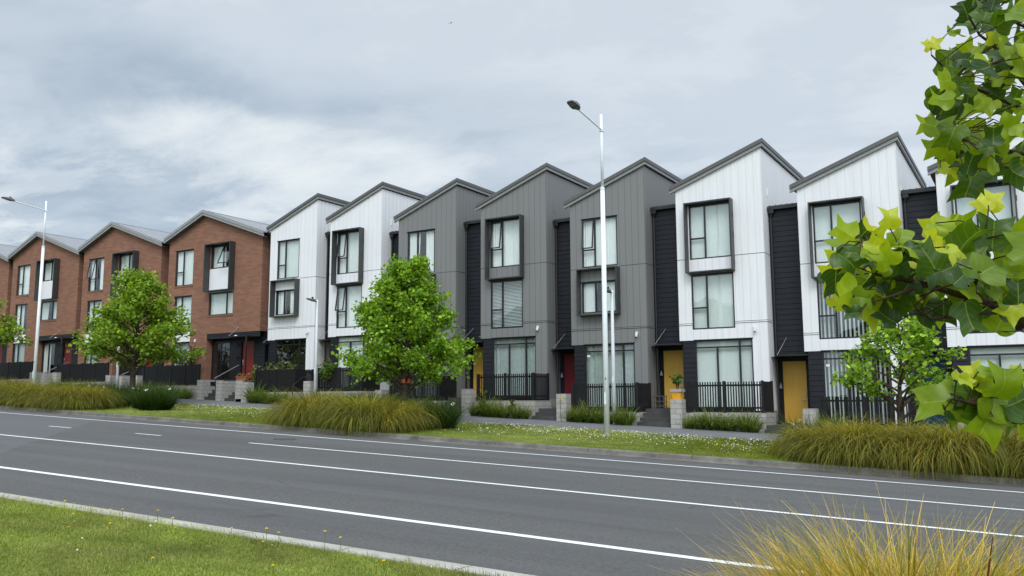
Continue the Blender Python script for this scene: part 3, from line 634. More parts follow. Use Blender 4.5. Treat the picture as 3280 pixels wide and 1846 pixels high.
LEAVES="""-.260,-31.675,.292,-.826,-.454,-.334,-.357,.880,-.312,.070,.550;-.254,-31.616,.267,.167,-.558,.813,-.394,.718,.574,.071,.800;-.210,-31.692,.300,.100,-.153,.983,.657,-.732,-.181,.046,.900;-.212,-31.606,.280,.355,.358,.863,.643,-.764,.052,.058,.600;-.142,-31.637,.290,-.278,-.450,-.849,.896,-.441,-.059,.059,.950;-.152,-31.485,.314,-.240,-.254,.937,-.616,.786,.055,.051,.800;-.134,-31.556,.305,.159,.362,.919,.238,-.917,.320,.052,.700;-.107,-31.511,.302,.086,-.446,.891,-.455,.778,.433,.062,.600;-.117,-31.593,.253,.644,-.149,.751,-.591,.526,.611,.087,.350;-.072,-31.428,.282,-.931,-.302,.204,.361,-.845,.395,.116,.200;-.057,-31.564,.265,.143,.104,.984,.296,-.953,.058,.076,.300;-.014,-31.530,.225,-.280,.157,.947,-.104,.976,-.193,.108,.600;-.059,-31.435,.364,.253,.089,.963,.130,-.990,.057,.051,.950;-.057,-31.536,.345,-.594,-.042,.803,-.195,.976,-.094,.042,.950;-.300,-31.575,.238,-.907,-.393,-.151,.414,-.898,-.148,.071,.950;-.262,-31.767,.188,-.517,-.777,-.358,-.852,.506,.133,.065,.700;-.236,-31.633,.179,-.678,-.116,-.726,-.414,.876,.246,.070,.800;-.256,-31.584,.222,-.956,-.204,.211,-.265,.907,-.328,.060,.500;-.229,-31.678,.239,-.063,-.475,-.878,.736,-.616,.280,.062,.100;-.234,-31.612,.213,.118,-.199,-.973,.224,-.949,.221,.077,.300;-.185,-31.692,.247,-.535,-.765,-.358,.828,-.559,-.044,.067,.250;-.153,-31.529,.256,-.924,-.381,.025,.370,-.911,-.184,.079,.350;-.185,-31.507,.218,-.327,-.128,-.936,-.410,.912,.019,.074,.200;-.116,-31.637,.230,-.820,-.463,-.336,.322,-.859,.399,.074,.250;-.188,-31.513,.192,.269,.205,-.941,-.812,.574,-.107,.070,.200;-.102,-31.672,.161,.208,-.026,-.978,-.458,.881,-.121,.068,.250;-.087,-31.489,.272,-.920,-.364,-.146,.393,-.859,-.328,.093,.350;-.139,-31.601,.230,.988,.120,.102,.064,-.897,.437,.093,.400;-.071,-31.714,.206,.491,.795,.357,.651,-.607,.456,.076,.450;-.056,-31.596,.210,.898,.439,-.017,-.424,.877,.228,.067,.600;-.041,-31.406,.235,.536,.087,.840,.708,-.588,-.391,.081,.550;-.156,-31.716,.247,-.858,-.088,.505,.433,-.651,.623,.060,.600;-.203,-31.753,.224,-.442,-.496,.747,.305,-.867,-.394,.053,.700;-.254,-31.701,.233,-.505,-.822,.264,.831,-.381,.405,.055,.600;-.089,-31.525,.221,.542,-.012,-.841,.514,-.786,.342,.058,.400;-.053,-31.675,.159,.369,.693,.620,-.703,.644,-.302,.047,.500;-.110,-31.528,.177,-.309,.215,.926,.353,-.879,.321,.059,.500;-.154,-31.395,.230,-.416,-.277,-.866,.420,-.903,.088,.049,.350;-.299,-31.539,.271,-.870,-.487,-.078,.491,-.838,-.239,.069,.900;-.257,-31.638,.202,-.704,-.421,-.572,.548,-.834,-.059,.064,.450;-.181,-31.676,.208,-.606,.055,-.794,.096,-.985,-.141,.055,.150;-.147,-31.501,.186,-.008,-.302,-.953,.239,-.926,.291,.059,.200;.011,-31.649,.231,-.188,.311,.932,-.085,.940,-.331,.083,.500;-.024,-31.505,.169,.698,.508,.505,.681,-.689,-.248,.077,.400;-.137,-31.717,.215,-.408,-.280,.869,-.363,.923,.127,.065,.300;-.242,-31.514,.209,-.561,-.746,-.359,.791,-.611,.035,.068,.550;-.054,-31.439,.165,.826,.526,-.200,-.548,.669,-.502,.048,.150;-.213,-31.674,.202,-.249,.433,-.867,.049,-.888,-.457,.034,.950;-.001,-31.282,.312,.383,-.071,-.921,.631,-.708,.317,.049,.950;-.111,-31.746,.185,.447,.713,.540,.436,-.701,.565,.044,.150;-.217,-31.633,.133,-.765,-.155,.625,.406,-.870,.281,.051,.150;-.062,-31.520,.255,-.946,-.294,-.138,-.227,.901,-.370,.059,.300;-.033,-31.477,.199,.868,-.108,.485,-.075,-.993,-.088,.046,.950;-.021,-31.658,.149,.056,-.071,.996,-.504,.859,.090,.061,.150;-.246,-31.454,.304,-.805,.022,-.593,-.133,-.980,.145,.046,.300;-.269,-31.692,.255,-.609,-.069,-.790,-.230,.969,.093,.038,.850;-.127,-31.488,.212,-.233,.109,-.966,.677,-.695,-.242,.066,.700;-.226,-31.693,.199,-.032,.126,.992,.403,-.906,.128,.051,.700;-.228,-31.636,.180,.280,.270,.921,.195,-.956,.221,.066,.150;-.230,-31.748,.255,-.501,-.768,-.398,-.422,.619,-.663,.048,.700;-.240,-31.636,.239,-.342,-.150,-.928,.687,-.713,-.138,.055,.950;-.248,-31.809,.141,-.972,-.224,-.070,.198,-.944,.264,.033,.150;-.234,-31.572,.188,.590,.700,-.403,-.805,.551,-.221,.056,.300;-.023,-31.353,.250,.101,.728,-.678,.310,-.671,-.673,.066,.150;-.235,-31.779,.251,.618,.094,.780,-.183,.983,.026,.033,.850;-.057,-31.524,.194,-.192,-.502,.843,-.791,.588,.170,.047,.300;-.061,-31.339,.196,-.805,.065,-.590,.302,-.811,-.501,.073,.150;-.189,-31.596,.159,-.265,-.415,.871,.242,-.902,-.356,.039,.300;-.186,-31.517,.193,.525,.684,.507,.604,-.719,.344,.061,.700;-.012,-31.322,.258,.635,.768,-.081,.753,-.592,.289,.035,.500;-.272,-31.506,.319,-.516,-.176,.838,.370,-.929,.033,.050,.950;-.270,-31.734,.151,-.272,-.082,.959,.692,-.708,.136,.055,.150;-.068,-31.356,.128,.426,-.048,.904,.010,-.998,-.058,.063,.500;-.165,-31.717,.267,-.219,-.261,-.940,.147,-.961,.232,.046,.150;-.123,-31.700,.258,.629,-.059,-.775,.515,-.716,.472,.041,.850;-.152,-31.653,.236,-.258,.198,.946,-.018,.978,-.209,.065,.950;-.245,-31.805,.242,-.885,-.439,.157,.463,-.864,.197,.032,.300;-.146,-31.598,.229,.465,.700,.542,-.687,.671,-.278,.065,.500;-.281,-31.679,.273,.627,.194,.754,-.620,.711,.332,.060,.150;-.353,-31.549,.261,.695,.033,-.718,.280,-.932,.229,.071,.150;-.282,-31.598,.275,-.491,-.828,.271,.861,-.509,.006,.068,.700;-.164,-31.433,.188,.222,.601,-.768,-.682,.658,.319,.058,.700;-.147,-31.559,.328,.291,-.171,-.941,.622,-.713,.322,.046,.700;-.013,-31.655,.158,-.682,-.303,-.665,-.398,.918,-.010,.050,.850;-.263,-31.730,.282,-.660,-.551,.510,-.634,.773,.016,.057,.700;-.014,-31.556,.270,.179,-.230,-.957,-.354,.892,-.281,.065,.500;-.264,-31.785,.172,.901,.388,-.196,.370,-.921,-.124,.043,.500;-.208,-31.722,.225,-.908,-.361,.213,.323,-.926,-.194,.039,.500;-.299,-31.733,.228,-.132,.300,-.945,-.487,.811,.326,.057,.150;-.292,-31.758,.257,.696,.260,-.670,.517,-.828,.216,.060,.300;-.091,-31.580,.161,-.290,-.308,.906,.823,-.563,.072,.048,.700;-.297,-31.608,.296,.687,.629,-.364,-.670,.742,.016,.067,.150;-.315,-31.689,.164,.380,.581,.719,.531,-.774,.345,.035,.950;-.185,-31.536,.191,-.628,-.764,-.146,-.662,.624,-.415,.038,.950;-.103,-31.699,.234,-.761,-.241,.602,-.424,.888,-.180,.033,.500;-.221,-31.553,.247,.914,.328,-.239,.282,-.937,-.205,.054,.300;-.004,-31.614,.268,.934,.354,.050,.342,-.926,.160,.031,.700;-.313,-31.535,.249,.778,.625,.063,.626,-.763,-.162,.061,.300;-.115,-31.661,-.008,-.990,-.135,-.024,.104,-.850,.516,.090,.550;-.088,-31.687,-.026,-.311,-.437,.844,.761,-.646,-.054,.081,.300;-.069,-31.715,-.035,.082,.453,.887,.722,-.641,.260,.074,.550;-.072,-31.681,-.012,-.209,-.524,-.826,.656,-.701,.279,.080,.600;-.085,-31.721,.020,-.313,-.125,.941,.215,-.975,-.058,.043,.900;-.060,-31.719,-.005,.392,-.318,.863,.565,-.657,-.499,.067,.550;-.056,-31.694,-.021,.752,.559,.349,-.384,.802,-.458,.068,.250;-.108,-31.605,-.020,-.836,-.437,-.332,-.471,.882,.026,.061,.450;-.055,-31.593,-.020,.314,.432,-.845,.698,-.709,-.103,.057,.350;-.071,-31.719,.005,-.217,.208,.954,-.532,.794,-.294,.040,.700;-.093,-31.694,-.015,-.775,-.368,.514,-.547,.798,-.253,.052,.300;-.120,-31.638,-.013,.734,.149,-.662,.490,-.792,.365,.030,.600;-.039,-31.614,-.005,.807,.062,.588,-.230,.949,.216,.045,.800;-.033,-31.613,-.049,-.136,.181,-.974,.757,-.616,-.220,.030,.800;-.121,-31.673,.024,.812,.580,.064,-.482,.729,-.486,.056,.800;-.111,-31.762,.031,.822,.180,-.541,.373,-.888,.270,.029,.800;-.139,-31.650,-.011,.150,.381,.912,-.663,.723,-.193,.033,.800;-.096,-31.669,-.009,-.918,-.398,.001,.383,-.884,.269,.043,.150;-.032,-31.563,.024,-.483,-.593,-.644,.739,-.671,.063,.038,.400;-.037,-31.687,.039,.621,.749,.232,.632,-.653,.417,.031,.800;-.085,-31.733,.040,.953,.283,-.105,.294,-.794,.533,.032,.600;-.123,-31.714,-.013,.460,.559,.690,.369,-.827,.424,.027,.400;-.140,-31.721,-.022,.384,.781,-.492,-.916,.253,-.312,.030,.150;-.233,-30.280,1.151,-.303,-.448,.841,.628,-.758,-.177,.046,.980;-.193,-30.752,.979,.485,.173,.857,.207,-.975,.080,.044,.980;-.131,-30.349,.705,-.216,-.411,-.886,.363,-.876,.318,.123,.300;-.150,-30.219,.740,-.886,-.437,-.158,-.394,.887,-.242,.090,.600;-.187,-30.241,1.066,-.030,-.273,.962,-.605,.770,.200,.109,.350;-.218,-30.357,.874,-.840,-.543,.002,-.523,.807,-.275,.077,.700;-.176,-30.723,.697,-.946,-.296,-.135,-.316,.935,.162,.072,.650;-.086,-30.507,.698,.381,.326,-.865,.546,-.835,-.074,.081,.250;-.033,-30.780,.603,.574,.677,-.461,-.680,.708,.192,.082,.200;-.143,-30.853,.784,-.937,-.282,.205,-.329,.911,-.250,.073,.600;-.149,-30.784,.863,-.509,-.835,-.209,.833,-.539,.128,.075,.650;-.121,-30.536,.975,-.357,-.042,.933,-.305,.949,-.074,.098,.400;-.073,-30.534,1.105,-.910,-.194,.367,.311,-.904,.292,.082,.300;-.106,-30.467,1.154,.180,-.574,.799,.853,-.314,-.417,.084,.400;-.062,-30.708,1.044,.192,.540,.820,.310,-.826,.471,.087,.350;-.030,-30.788,.989,.700,.330,.634,.629,-.705,-.327,.092,.350;-.038,-30.684,.980,-.041,-.255,.966,-.435,.875,.213,.048,.900;-.020,-30.608,.959,.887,.150,.436,.152,-.988,.029,.078,.600;-.143,-30.796,.734,-.391,-.024,-.920,.193,-.980,-.056,.084,.400;-.042,-30.778,.707,.733,.627,.262,.680,-.687,-.258,.083,.600;.140,-30.618,.780,-.976,-.123,.179,-.129,.991,-.021,.090,.800;-.098,-30.569,.918,-.917,-.340,-.209,.382,-.899,-.215,.082,.500;-.109,-30.460,.692,-.739,-.633,.232,.537,-.761,-.364,.093,.100;-.165,-30.495,.908,-.535,-.694,-.481,.671,-.695,.257,.063,.100;.155,-30.023,.785,-.863,-.163,.479,.255,-.957,.134,.078,.700;.049,-30.784,1.008,-.836,-.548,.036,-.485,.706,-.516,.090,.500;-.103,-30.500,1.021,-.287,-.767,.574,.859,-.471,-.201,.065,.350;-.120,-30.429,.947,-.187,.044,-.981,.417,-.901,-.120,.059,.100;-.093,-30.504,.761,-.860,-.476,-.183,-.391,.847,-.361,.078,.500;.086,-30.363,1.275,-.738,-.498,-.456,.591,-.803,-.078,.104,.350;.155,-30.166,1.372,-.955,-.062,-.291,.111,-.982,-.155,.102,.800;-.197,-30.698,.645,.906,.309,-.289,.420,-.727,.542,.062,.800;.104,-30.070,1.135,.688,.232,.687,-.439,.888,.140,.081,.500;-.221,-30.780,.750,.930,.277,-.242,-.363,.797,-.483,.086,.500;.110,-30.529,1.127,.466,.406,.786,-.681,.732,.027,.070,.200;-.096,-30.199,.790,-.850,.097,-.518,.025,-.974,-.224,.090,.350;-.148,-30.545,.814,-.563,-.794,.228,.714,-.606,-.351,.101,.100;.139,-30.654,.827,-.778,-.570,.265,.602,-.797,.053,.068,.350;.106,-30.059,1.108,-.610,-.623,-.490,.541,-.779,.316,.085,.700;.120,-30.544,1.103,-.771,-.510,.381,.586,-.802,.115,.086,.800;-.038,-30.272,1.260,-.746,-.560,-.360,.487,-.828,.278,.080,.350;-.177,-30.280,.751,-.657,-.753,-.010,.690,-.608,.393,.092,.500;.123,-30.454,.815,-.511,-.798,-.320,.657,-.603,.453,.069,.500;.120,-30.416,1.145,-.106,.253,.962,.689,-.679,.254,.095,.700;.085,-30.450,.674,.184,-.170,.968,.553,-.796,-.245,.063,.800;-.054,-30.661,.882,.966,.145,.214,.056,-.926,.374,.056,.700;-.010,-30.605,1.152,.462,-.184,.868,.601,-.654,-.459,.068,.350;.093,-30.518,1.087,-.254,-.523,-.814,-.424,.816,-.392,.098,.350;-.006,-30.682,.802,.361,-.138,.922,-.533,.781,.325,.052,.350;.022,-30.651,.946,-.150,-.080,-.985,.858,-.507,-.089,.088,.350;-.165,-30.245,.952,.986,.083,-.148,-.139,.893,-.428,.099,.800;-.168,-30.357,.807,-.526,-.180,-.831,.507,-.851,-.136,.082,.600;.106,-30.247,1.178,-.338,.348,-.874,.737,-.479,-.476,.064,.200;-.020,-30.313,.676,-.115,.250,.961,.152,-.952,.265,.084,.600;.090,-30.224,.903,-.876,-.348,.335,.433,-.873,.225,.095,.600;-.052,-30.675,.824,-.529,-.344,-.776,.221,-.938,.266,.062,.700;-.070,-30.144,.973,-.730,-.626,.276,.684,-.675,.276,.094,.350;-.134,-30.854,.895,.950,.312,.014,.298,-.920,.255,.055,.100;-.032,-30.679,.979,.414,.494,.765,-.833,.545,.100,.066,.600;-.098,-30.594,.991,-.425,-.208,.881,-.224,.967,.121,.061,.700;-.038,-30.204,1.028,.117,-.588,.800,.653,-.562,-.508,.069,.200;.138,-30.543,.852,-.837,-.011,-.547,.159,-.962,-.224,.069,.100;-.084,-30.701,.667,-.873,.058,-.485,.092,-.955,-.281,.076,.600;-.059,-30.786,.905,-.636,-.595,-.491,-.576,.790,-.211,.060,.700;.102,-30.677,.813,-.505,-.704,-.500,.813,-.582,-.002,.061,.500;-.117,-30.513,.672,-.466,-.834,.296,.797,-.540,-.269,.062,.600;.144,-30.588,1.023,-.878,-.436,.197,.477,-.835,.276,.054,.100;-.045,-30.471,.885,-.319,-.337,.886,.183,-.939,-.291,.068,.200;-.023,-30.539,.731,-.906,-.325,-.271,-.417,.792,.446,.087,.600;.144,-30.136,1.069,-.090,.259,-.962,.153,-.950,-.271,.105,.100;.089,-30.501,1.067,-.884,.085,-.459,.029,-.971,-.236,.080,.700;-.035,-30.528,.989,.064,-.151,-.986,.765,-.627,.146,.072,.200;-.134,-30.153,.745,.833,-.027,.553,-.075,-.995,.064,.108,.500;.047,-30.287,1.078,.274,-.240,-.931,.622,-.695,.362,.087,.700;-.060,-30.691,.612,-.135,-.441,.887,-.863,.493,.113,.068,.700;.080,-30.582,1.190,.113,-.288,-.951,.055,-.954,.295,.090,.600;-.124,-30.466,.752,-.223,-.739,.636,.975,-.175,.138,.099,.700;-.008,-30.225,1.006,-.588,-.599,.544,.630,-.761,-.156,.078,.600;.056,-30.747,1.104,.638,.662,-.392,-.738,.671,-.067,.061,.100;.072,-30.533,1.230,-.899,-.111,-.423,-.018,-.957,.288,.088,.700;-.040,-30.765,1.048,.314,.185,.931,-.093,.982,-.163,.057,.100;.044,-30.236,1.228,.129,.156,.979,.732,-.681,.012,.076,.600;-.165,-30.545,.739,-.142,-.694,.706,.843,-.458,-.282,.059,.100;-.006,-30.760,.688,.193,.448,.873,.281,-.878,.388,.062,.700;-.067,-30.169,.968,-.948,-.223,.227,.310,-.808,.501,.064,.600;-.018,-30.439,1.034,-.589,-.742,.320,-.633,.670,.389,.088,.350;-.194,-30.640,.813,.637,-.253,.729,-.017,-.949,-.315,.077,.200;-.139,-30.744,.864,.483,.864,-.143,-.869,.454,-.195,.064,.200;.046,-30.618,.643,-.037,.344,.938,.861,-.466,.205,.072,.700;-.030,-30.401,1.231,.612,-.291,.735,.377,-.710,-.595,.099,.200;-.052,-30.797,.877,-.492,-.808,-.324,-.650,.588,-.481,.090,.100;-.006,-30.563,.950,-.417,.055,.907,.226,-.961,.162,.093,.200;.066,-30.590,1.098,-.173,-.596,.784,.829,-.518,-.211,.093,.200;.073,-30.526,1.007,-.936,-.205,-.286,.218,-.976,-.014,.092,.600;.023,-30.741,.717,-.305,.482,-.822,.832,-.286,-.476,.066,.700;-.083,-30.324,.954,-.920,.039,-.391,.153,.952,-.266,.108,.600;.155,-30.645,1.010,-.854,-.293,.429,.229,-.954,-.194,.059,.100;-.027,-30.219,.739,-.995,-.071,.064,.094,-.832,.547,.094,.500;-.101,-30.646,.667,-.564,-.674,-.477,.382,-.725,.572,.093,.100;-.197,-30.458,.891,.957,.245,-.157,-.291,.776,-.560,.062,.500;-.099,-30.640,1.086,-.224,-.596,.771,.611,-.702,-.365,.067,.100;-.085,-30.331,.849,-.889,-.422,-.178,.393,-.903,.175,.075,.700;-.097,-30.735,.670,.927,.347,.145,.296,-.912,.285,.058,.350;-.027,-30.287,1.165,-.496,-.838,.227,.843,-.402,.358,.109,.100;-.015,-30.220,.961,-.286,-.401,-.871,.561,-.806,.187,.092,.350;-.049,-30.177,.857,-.757,-.652,.046,.653,-.757,.028,.071,.700;-.017,-30.666,.726,.037,.424,.905,.800,-.555,.228,.064,.800;.006,-30.751,1.025,.923,.014,.384,.162,-.920,-.357,.052,.600;-.002,-30.383,.688,-.892,-.434,.123,.451,-.868,.208,.091,.500;-.023,-30.350,.909,.875,.151,-.460,.381,-.802,.461,.082,.350;.109,-30.590,.937,-.941,.012,-.338,.209,-.764,-.611,.081,.200;-.172,-30.662,.891,.440,.577,.688,-.692,.706,-.150,.073,.350;.116,-30.538,1.137,-.880,-.207,.428,.189,-.978,-.085,.099,.800;.051,-30.694,.805,-.670,-.553,-.495,.465,-.833,.301,.069,.600;.078,-30.323,.978,-.863,-.320,-.392,-.341,.940,-.017,.065,.350;-.041,-30.164,.747,.819,.162,.550,.038,-.972,.230,.112,.350;-.060,-30.792,.662,.091,-.098,.991,-.101,.989,.107,.061,.200;-.078,-30.218,1.068,.875,.477,-.087,-.454,.868,.202,.098,.600;.038,-30.256,1.121,-.310,-.510,.803,-.867,.498,-.019,.084,.200;.083,-30.090,.780,-.680,-.732,.051,.719,-.678,-.153,.106,.350;-.091,-30.340,.844,-.490,-.601,-.631,.502,-.787,.360,.059,.800;-.161,-30.207,.945,-.790,-.563,-.241,-.435,.793,-.425,.103,.700;-.091,-30.357,1.238,.661,.432,.614,.358,-.900,.247,.100,.100;-.065,-30.320,1.275,-.980,-.034,-.197,-.067,-.872,.484,.086,.100;-.032,-30.248,.847,-.393,-.855,.339,.852,-.477,-.217,.062,.200;.057,-30.164,1.062,.624,.581,.523,-.625,.773,-.113,.075,.600;-.033,-30.473,1.030,-.896,-.246,.369,.384,-.847,.367,.073,.600;.048,-30.618,.728,.296,.277,.914,.395,-.907,.147,.057,.700;-.017,-30.306,1.040,.943,.315,-.106,-.332,.876,-.350,.105,.350;-.128,-30.769,.599,.340,-.232,.912,.732,-.544,-.411,.070,.100;.044,-30.146,.701,-.261,-.077,.962,-.582,.808,-.093,.088,.100;-.176,-30.281,.800,-.722,-.691,-.000,.651,-.680,-.337,.096,.100;.141,-30.179,1.203,-.478,-.778,-.408,.854,-.521,-.006,.095,.200;-.190,-30.470,.747,.534,.323,.781,-.401,.910,-.103,.072,.800;.024,-30.734,.909,.746,.459,.483,.361,-.888,.286,.085,.800;.145,-30.515,1.173,-.813,-.563,-.152,.558,-.826,.077,.076,.800;-.146,-30.330,1.077,.032,.375,.926,-.250,.900,-.356,.066,.700;-.195,-30.242,.778,.734,.659,-.164,-.661,.638,-.395,.103,.700;-.034,-30.638,.861,-.740,-.262,.619,.368,-.928,.048,.057,.100;-.236,-30.531,.908,.960,.234,-.154,.203,-.960,-.192,.087,.350;.002,-30.405,.866,.268,.491,.829,.905,-.423,-.042,.082,.700;.027,-30.705,.857,-.118,.333,.935,.353,-.866,.353,.085,.700;-.012,-30.559,1.157,.183,-.345,.920,.594,-.708,-.383,.062,.600;-.163,-30.565,1.091,.730,.671,-.129,.659,-.641,.394,.058,.600"""
TWIGS=[[(0.061,-31.292,0.072),(-0.002,-31.434,0.125),(-0.026,-31.475,0.144),(-0.074,-31.533,0.175),(-0.122,-31.588,0.188),(-0.162,-31.639,0.202),(-0.19,-31.681,0.207),(-0.234,-31.733,0.215)],[(-0.074,-31.533,0.175),(-0.114,-31.587,0.215),(-0.153,-31.639,0.24),(-0.214,-31.726,0.249),(-0.248,-31.75,0.271)],[(-0.098,-31.561,0.182),(-0.081,-31.568,0.222),(-0.065,-31.568,0.288),(-0.057,-31.583,0.336)],[(-0.026,-31.475,0.144),(-0.031,-31.488,0.206),(-0.018,-31.488,0.265)],[(-0.051,-31.504,0.156),(-0.1,-31.569,0.15),(-0.159,-31.64,0.138),(-0.179,-31.69,0.159)],[(-0.162,-31.639,0.202),(-0.201,-31.707,0.18),(-0.238,-31.728,0.166)],[(0.058,-31.512,-0.048),(-0.002,-31.609,-0.042),(-0.047,-31.661,-0.041),(-0.074,-31.692,-0.03),(-0.095,-31.719,-0.012),(-0.122,-31.748,-0.005)],[(0.171,-30.155,0.836),(0.02,-30.373,0.872),(-0.098,-30.512,0.916),(-0.148,-30.604,0.932),(-0.202,-30.647,0.998)],[(0.162,-30.143,0.723),(0.01,-30.358,0.736),(-0.115,-30.497,0.751),(-0.176,-30.597,0.774),(-0.224,-30.631,0.799)],[(0.086,-30.272,0.87),(0.011,-30.394,0.975),(-0.047,-30.5,1.049),(-0.078,-30.523,1.077),(-0.107,-30.608,1.125)],[(0.136,-30.15,0.66),(0.032,-30.338,0.69),(-0.07,-30.459,0.684),(-0.152,-30.508,0.672)],[(0.086,-30.272,0.87),(0.008,-30.368,0.793),(-0.061,-30.418,0.842)],[(0.116,-30.233,1.125),(0.022,-30.411,1.132),(-0.057,-30.469,1.193)]]
SKYROT, SKYLOC, ZEN, SUNG, SUNE, EXPO = -.4, (4.4, 5.5, 0), 2.0, 1.2, 1.5, 0.0
# ------------------------------------------------------------------ front yards
DESC = {1: 'the white house adjoining brick', 2: 'the white house left of grey ones', 3: 'the grey house behind the biggest tree', 4: 'the grey house with venetian blinds',
        5: 'the grey house with red door', 6: 'the white house with orange pot', 7: 'the white house behind small tree', 8: 'the white house with blue door'}
BDESC = {1: 'the brick house adjoining white', 2: 'the brick house behind left tree', 3: 'the brick house behind far lamp', 4: 'the brick house cut off at left'}
def fence(X, zb, x0, x1, y, z0, z1, ret, pitch, pw, label, jit=0., seed=1):
    t = thing('picket_fence', (X+x0, y, zb+z0), label, 'fence', 'black picket fences of the front yards')
    r = random.Random(seed); L = x1-x0; H = z1-z0; pk = MB(); x = .09
    while x < L-.06:
        h = H-.03+r.uniform(-jit, jit); pk.box(x, x+pw, -.045, -.022, .03, h); x += pitch*(1+r.uniform(-jit, jit)*2)
    yy = .06
    while yy < ret-.05: pk.box(L+.022, L+.045, yy, yy+pw, .03, H-.03+r.uniform(-jit, jit)); yy += pitch
    pk.build('picket', FENCEM, t)
    for z in (.16, H-.2):
        MB().box(.0, L, -.02, .02, z, z+.07).build('rail', FENCEM, t)
        if ret: MB().box(L-.02, L+.02, .03, ret, z+.001, z+.071).build('rail', FENCEM, t)
    k = max(1, round(L/1.4))
    for i in range(k+1):
        a = L*i/k; MB().box(a-.045, a+.045, -.07, .04, 0, H-.0).build('post', FENCEM, t)
    if ret: MB().box(L-.04, L+.05, ret-.1, ret, 0, H).build('post', FENCEM, t)
    return t
def block_wall(name, x0, x1, y0, y1, z1, label, cat, group, cap=True):
    zb = min(gz(x0, y0), gz(x1, y0))-.25
    t = MB().box(0, x1-x0, 0, y1-y0, 0, z1-zb).build(name, BLOCK, loc=(x0, y0, zb)); tag(t, label, cat, group); return t
def steps(x0, x1, y0, ztop, yland, label, depth=.3):
    """flight from the path up to ztop; each step a part; runs towards the house"""
    xm = (x0+x1)/2; g0 = gz(xm, y0); n = max(1, round((ztop-g0)/.18)); t = thing('entry_steps', (x0, y0, g0), label, 'steps', 'concrete entry steps')
    for i in range(n):
        a = i*depth; b = (i+1)*depth+.002 if i < n-1 else yland-y0
        MB().box(0, x1-x0, a, max(b, a+.05), -.3, (ztop-g0)*(i+1)/n).build('step', STEP, t)
    return t
for i in range(1, 9):
    X, zb = HX[i], HB[i]; gap = {1: .60, 2: .99, 3: 1.15, 4: 1.44, 5: 1.22, 6: 1.40, 7: 1.34, 8: 1.25}[i]
    fence(X, zb, .80, 3.70, -1.4, .455, 1.66, 1.3, .1 if i not in (1, 2, 3) else .088, .046 if i not in (1, 2, 3) else .062, 'black picket fence with side return before '+DESC[i], 0 if i not in (1, 2, 3) else .012, i)
    block_wall('planter_wall', X+.62, X+3.80, -1.5, -.03, zb+.45, 'low grey block wall under fence of '+DESC[i], 'block wall', 'low block planter walls')
    ph = 1.22 if i in (5, 7) else .98
    block_wall('block_pillar', X+.28, X+.73, -1.97, -1.505, zb+ph, 'grey block pillar beside entry of '+DESC[i], 'pillar', 'block entry pillars')
    steps(X-gap+.18, X+.27, -1.75, zb+.6, 1.2, 'dark concrete entry steps of '+DESC[i])
for i, (xa, xb_, xc) in {1: (5.25, 7.02, 8.60), 2: (5.75, 7.19, 8.64), 3: (6.15, 7.75, 9.07), 4: (6.2, 7.75, 8.7)}.items():
    X, zb = BX[i], BB[i]; top = {1: 1.18, 2: 1.28, 3: 1.33, 4: 1.3}[i]
    fence(X, zb, .12, xa-.1, -1.4, .88, 2.09, 0, .1, .078, 'black timber paling fence in front of '+BDESC[i], .03, i+20)
    block_wall('planter_wall', X+.05, X+xa-.02, -1.5, -.03, zb+.87, 'low block wall under paling fence of '+BDESC[i], 'block wall', 'low block planter walls')
    wl = block_wall('stair_wall', X+xa, X+xa+.45, -1.62, -.05, zb+top, 'grey block stair wall with black letterbox before '+BDESC[i], 'block wall', 'block stair walls')
    wz = wl.location.z
    MB().box(.451, .475, .55, 1.0, zb+top-wz-.32, zb+top-wz-.1).build('letterbox', BLACKM, wl)
    block_wall('stair_wall', X+xb_, X+xb_+.42, -1.75, -.05, zb+top-.1, 'plain grey block wall mid stairs of '+BDESC[i], 'block wall', 'block stair walls')
    block_wall('block_pillar', X+xc, X+xc+.47, -1.75, -1.2, zb+top-.08, 'grey block pillar ending the stairs of '+BDESC[i], 'pillar', 'block entry pillars')
    steps(X+xa+.46, X+xb_-.01, -1.45, zb+1.2, .45, 'dark steps beside the letterbox wall of '+BDESC[i], .26)
    steps(X+xb_+.44, X+xc-.01, -1.5, zb+1.15, .4, 'dark steps beside the end pillar of '+BDESC[i], .26)
    t = thing('handrail', (X+xa+1.05, -1.3, zb+1.25), 'grey sloping handrail up stairs of '+BDESC[i], 'handrail', 'stair handrails')
    MB().tube([(0, 0, 0), (.05, 1.65, .8)], .022, 6).build('rail', STEEL if i != 9 else BLACKM, t); MB().tube([(0, .1, .04), (0, .1, -.9)], .02, 6).build('post', BLACKM, t)
t = thing('handrail', (HX[2]-.75, -1.75, gz(HX[2]-.75, -1.75)), 'black bent handrail beside the entry of the white house left of grey ones', 'handrail', 'stair handrails')
MB().tube([(0, 0, 1.0), (0, .75, 1.45), (0, .95, 1.45)], .022, 6).build('rail', BLACKM, t); MB().tube([(0, .05, -.1), (0, .05, 1.02)], .025, 6).build('post', BLACKM, t)

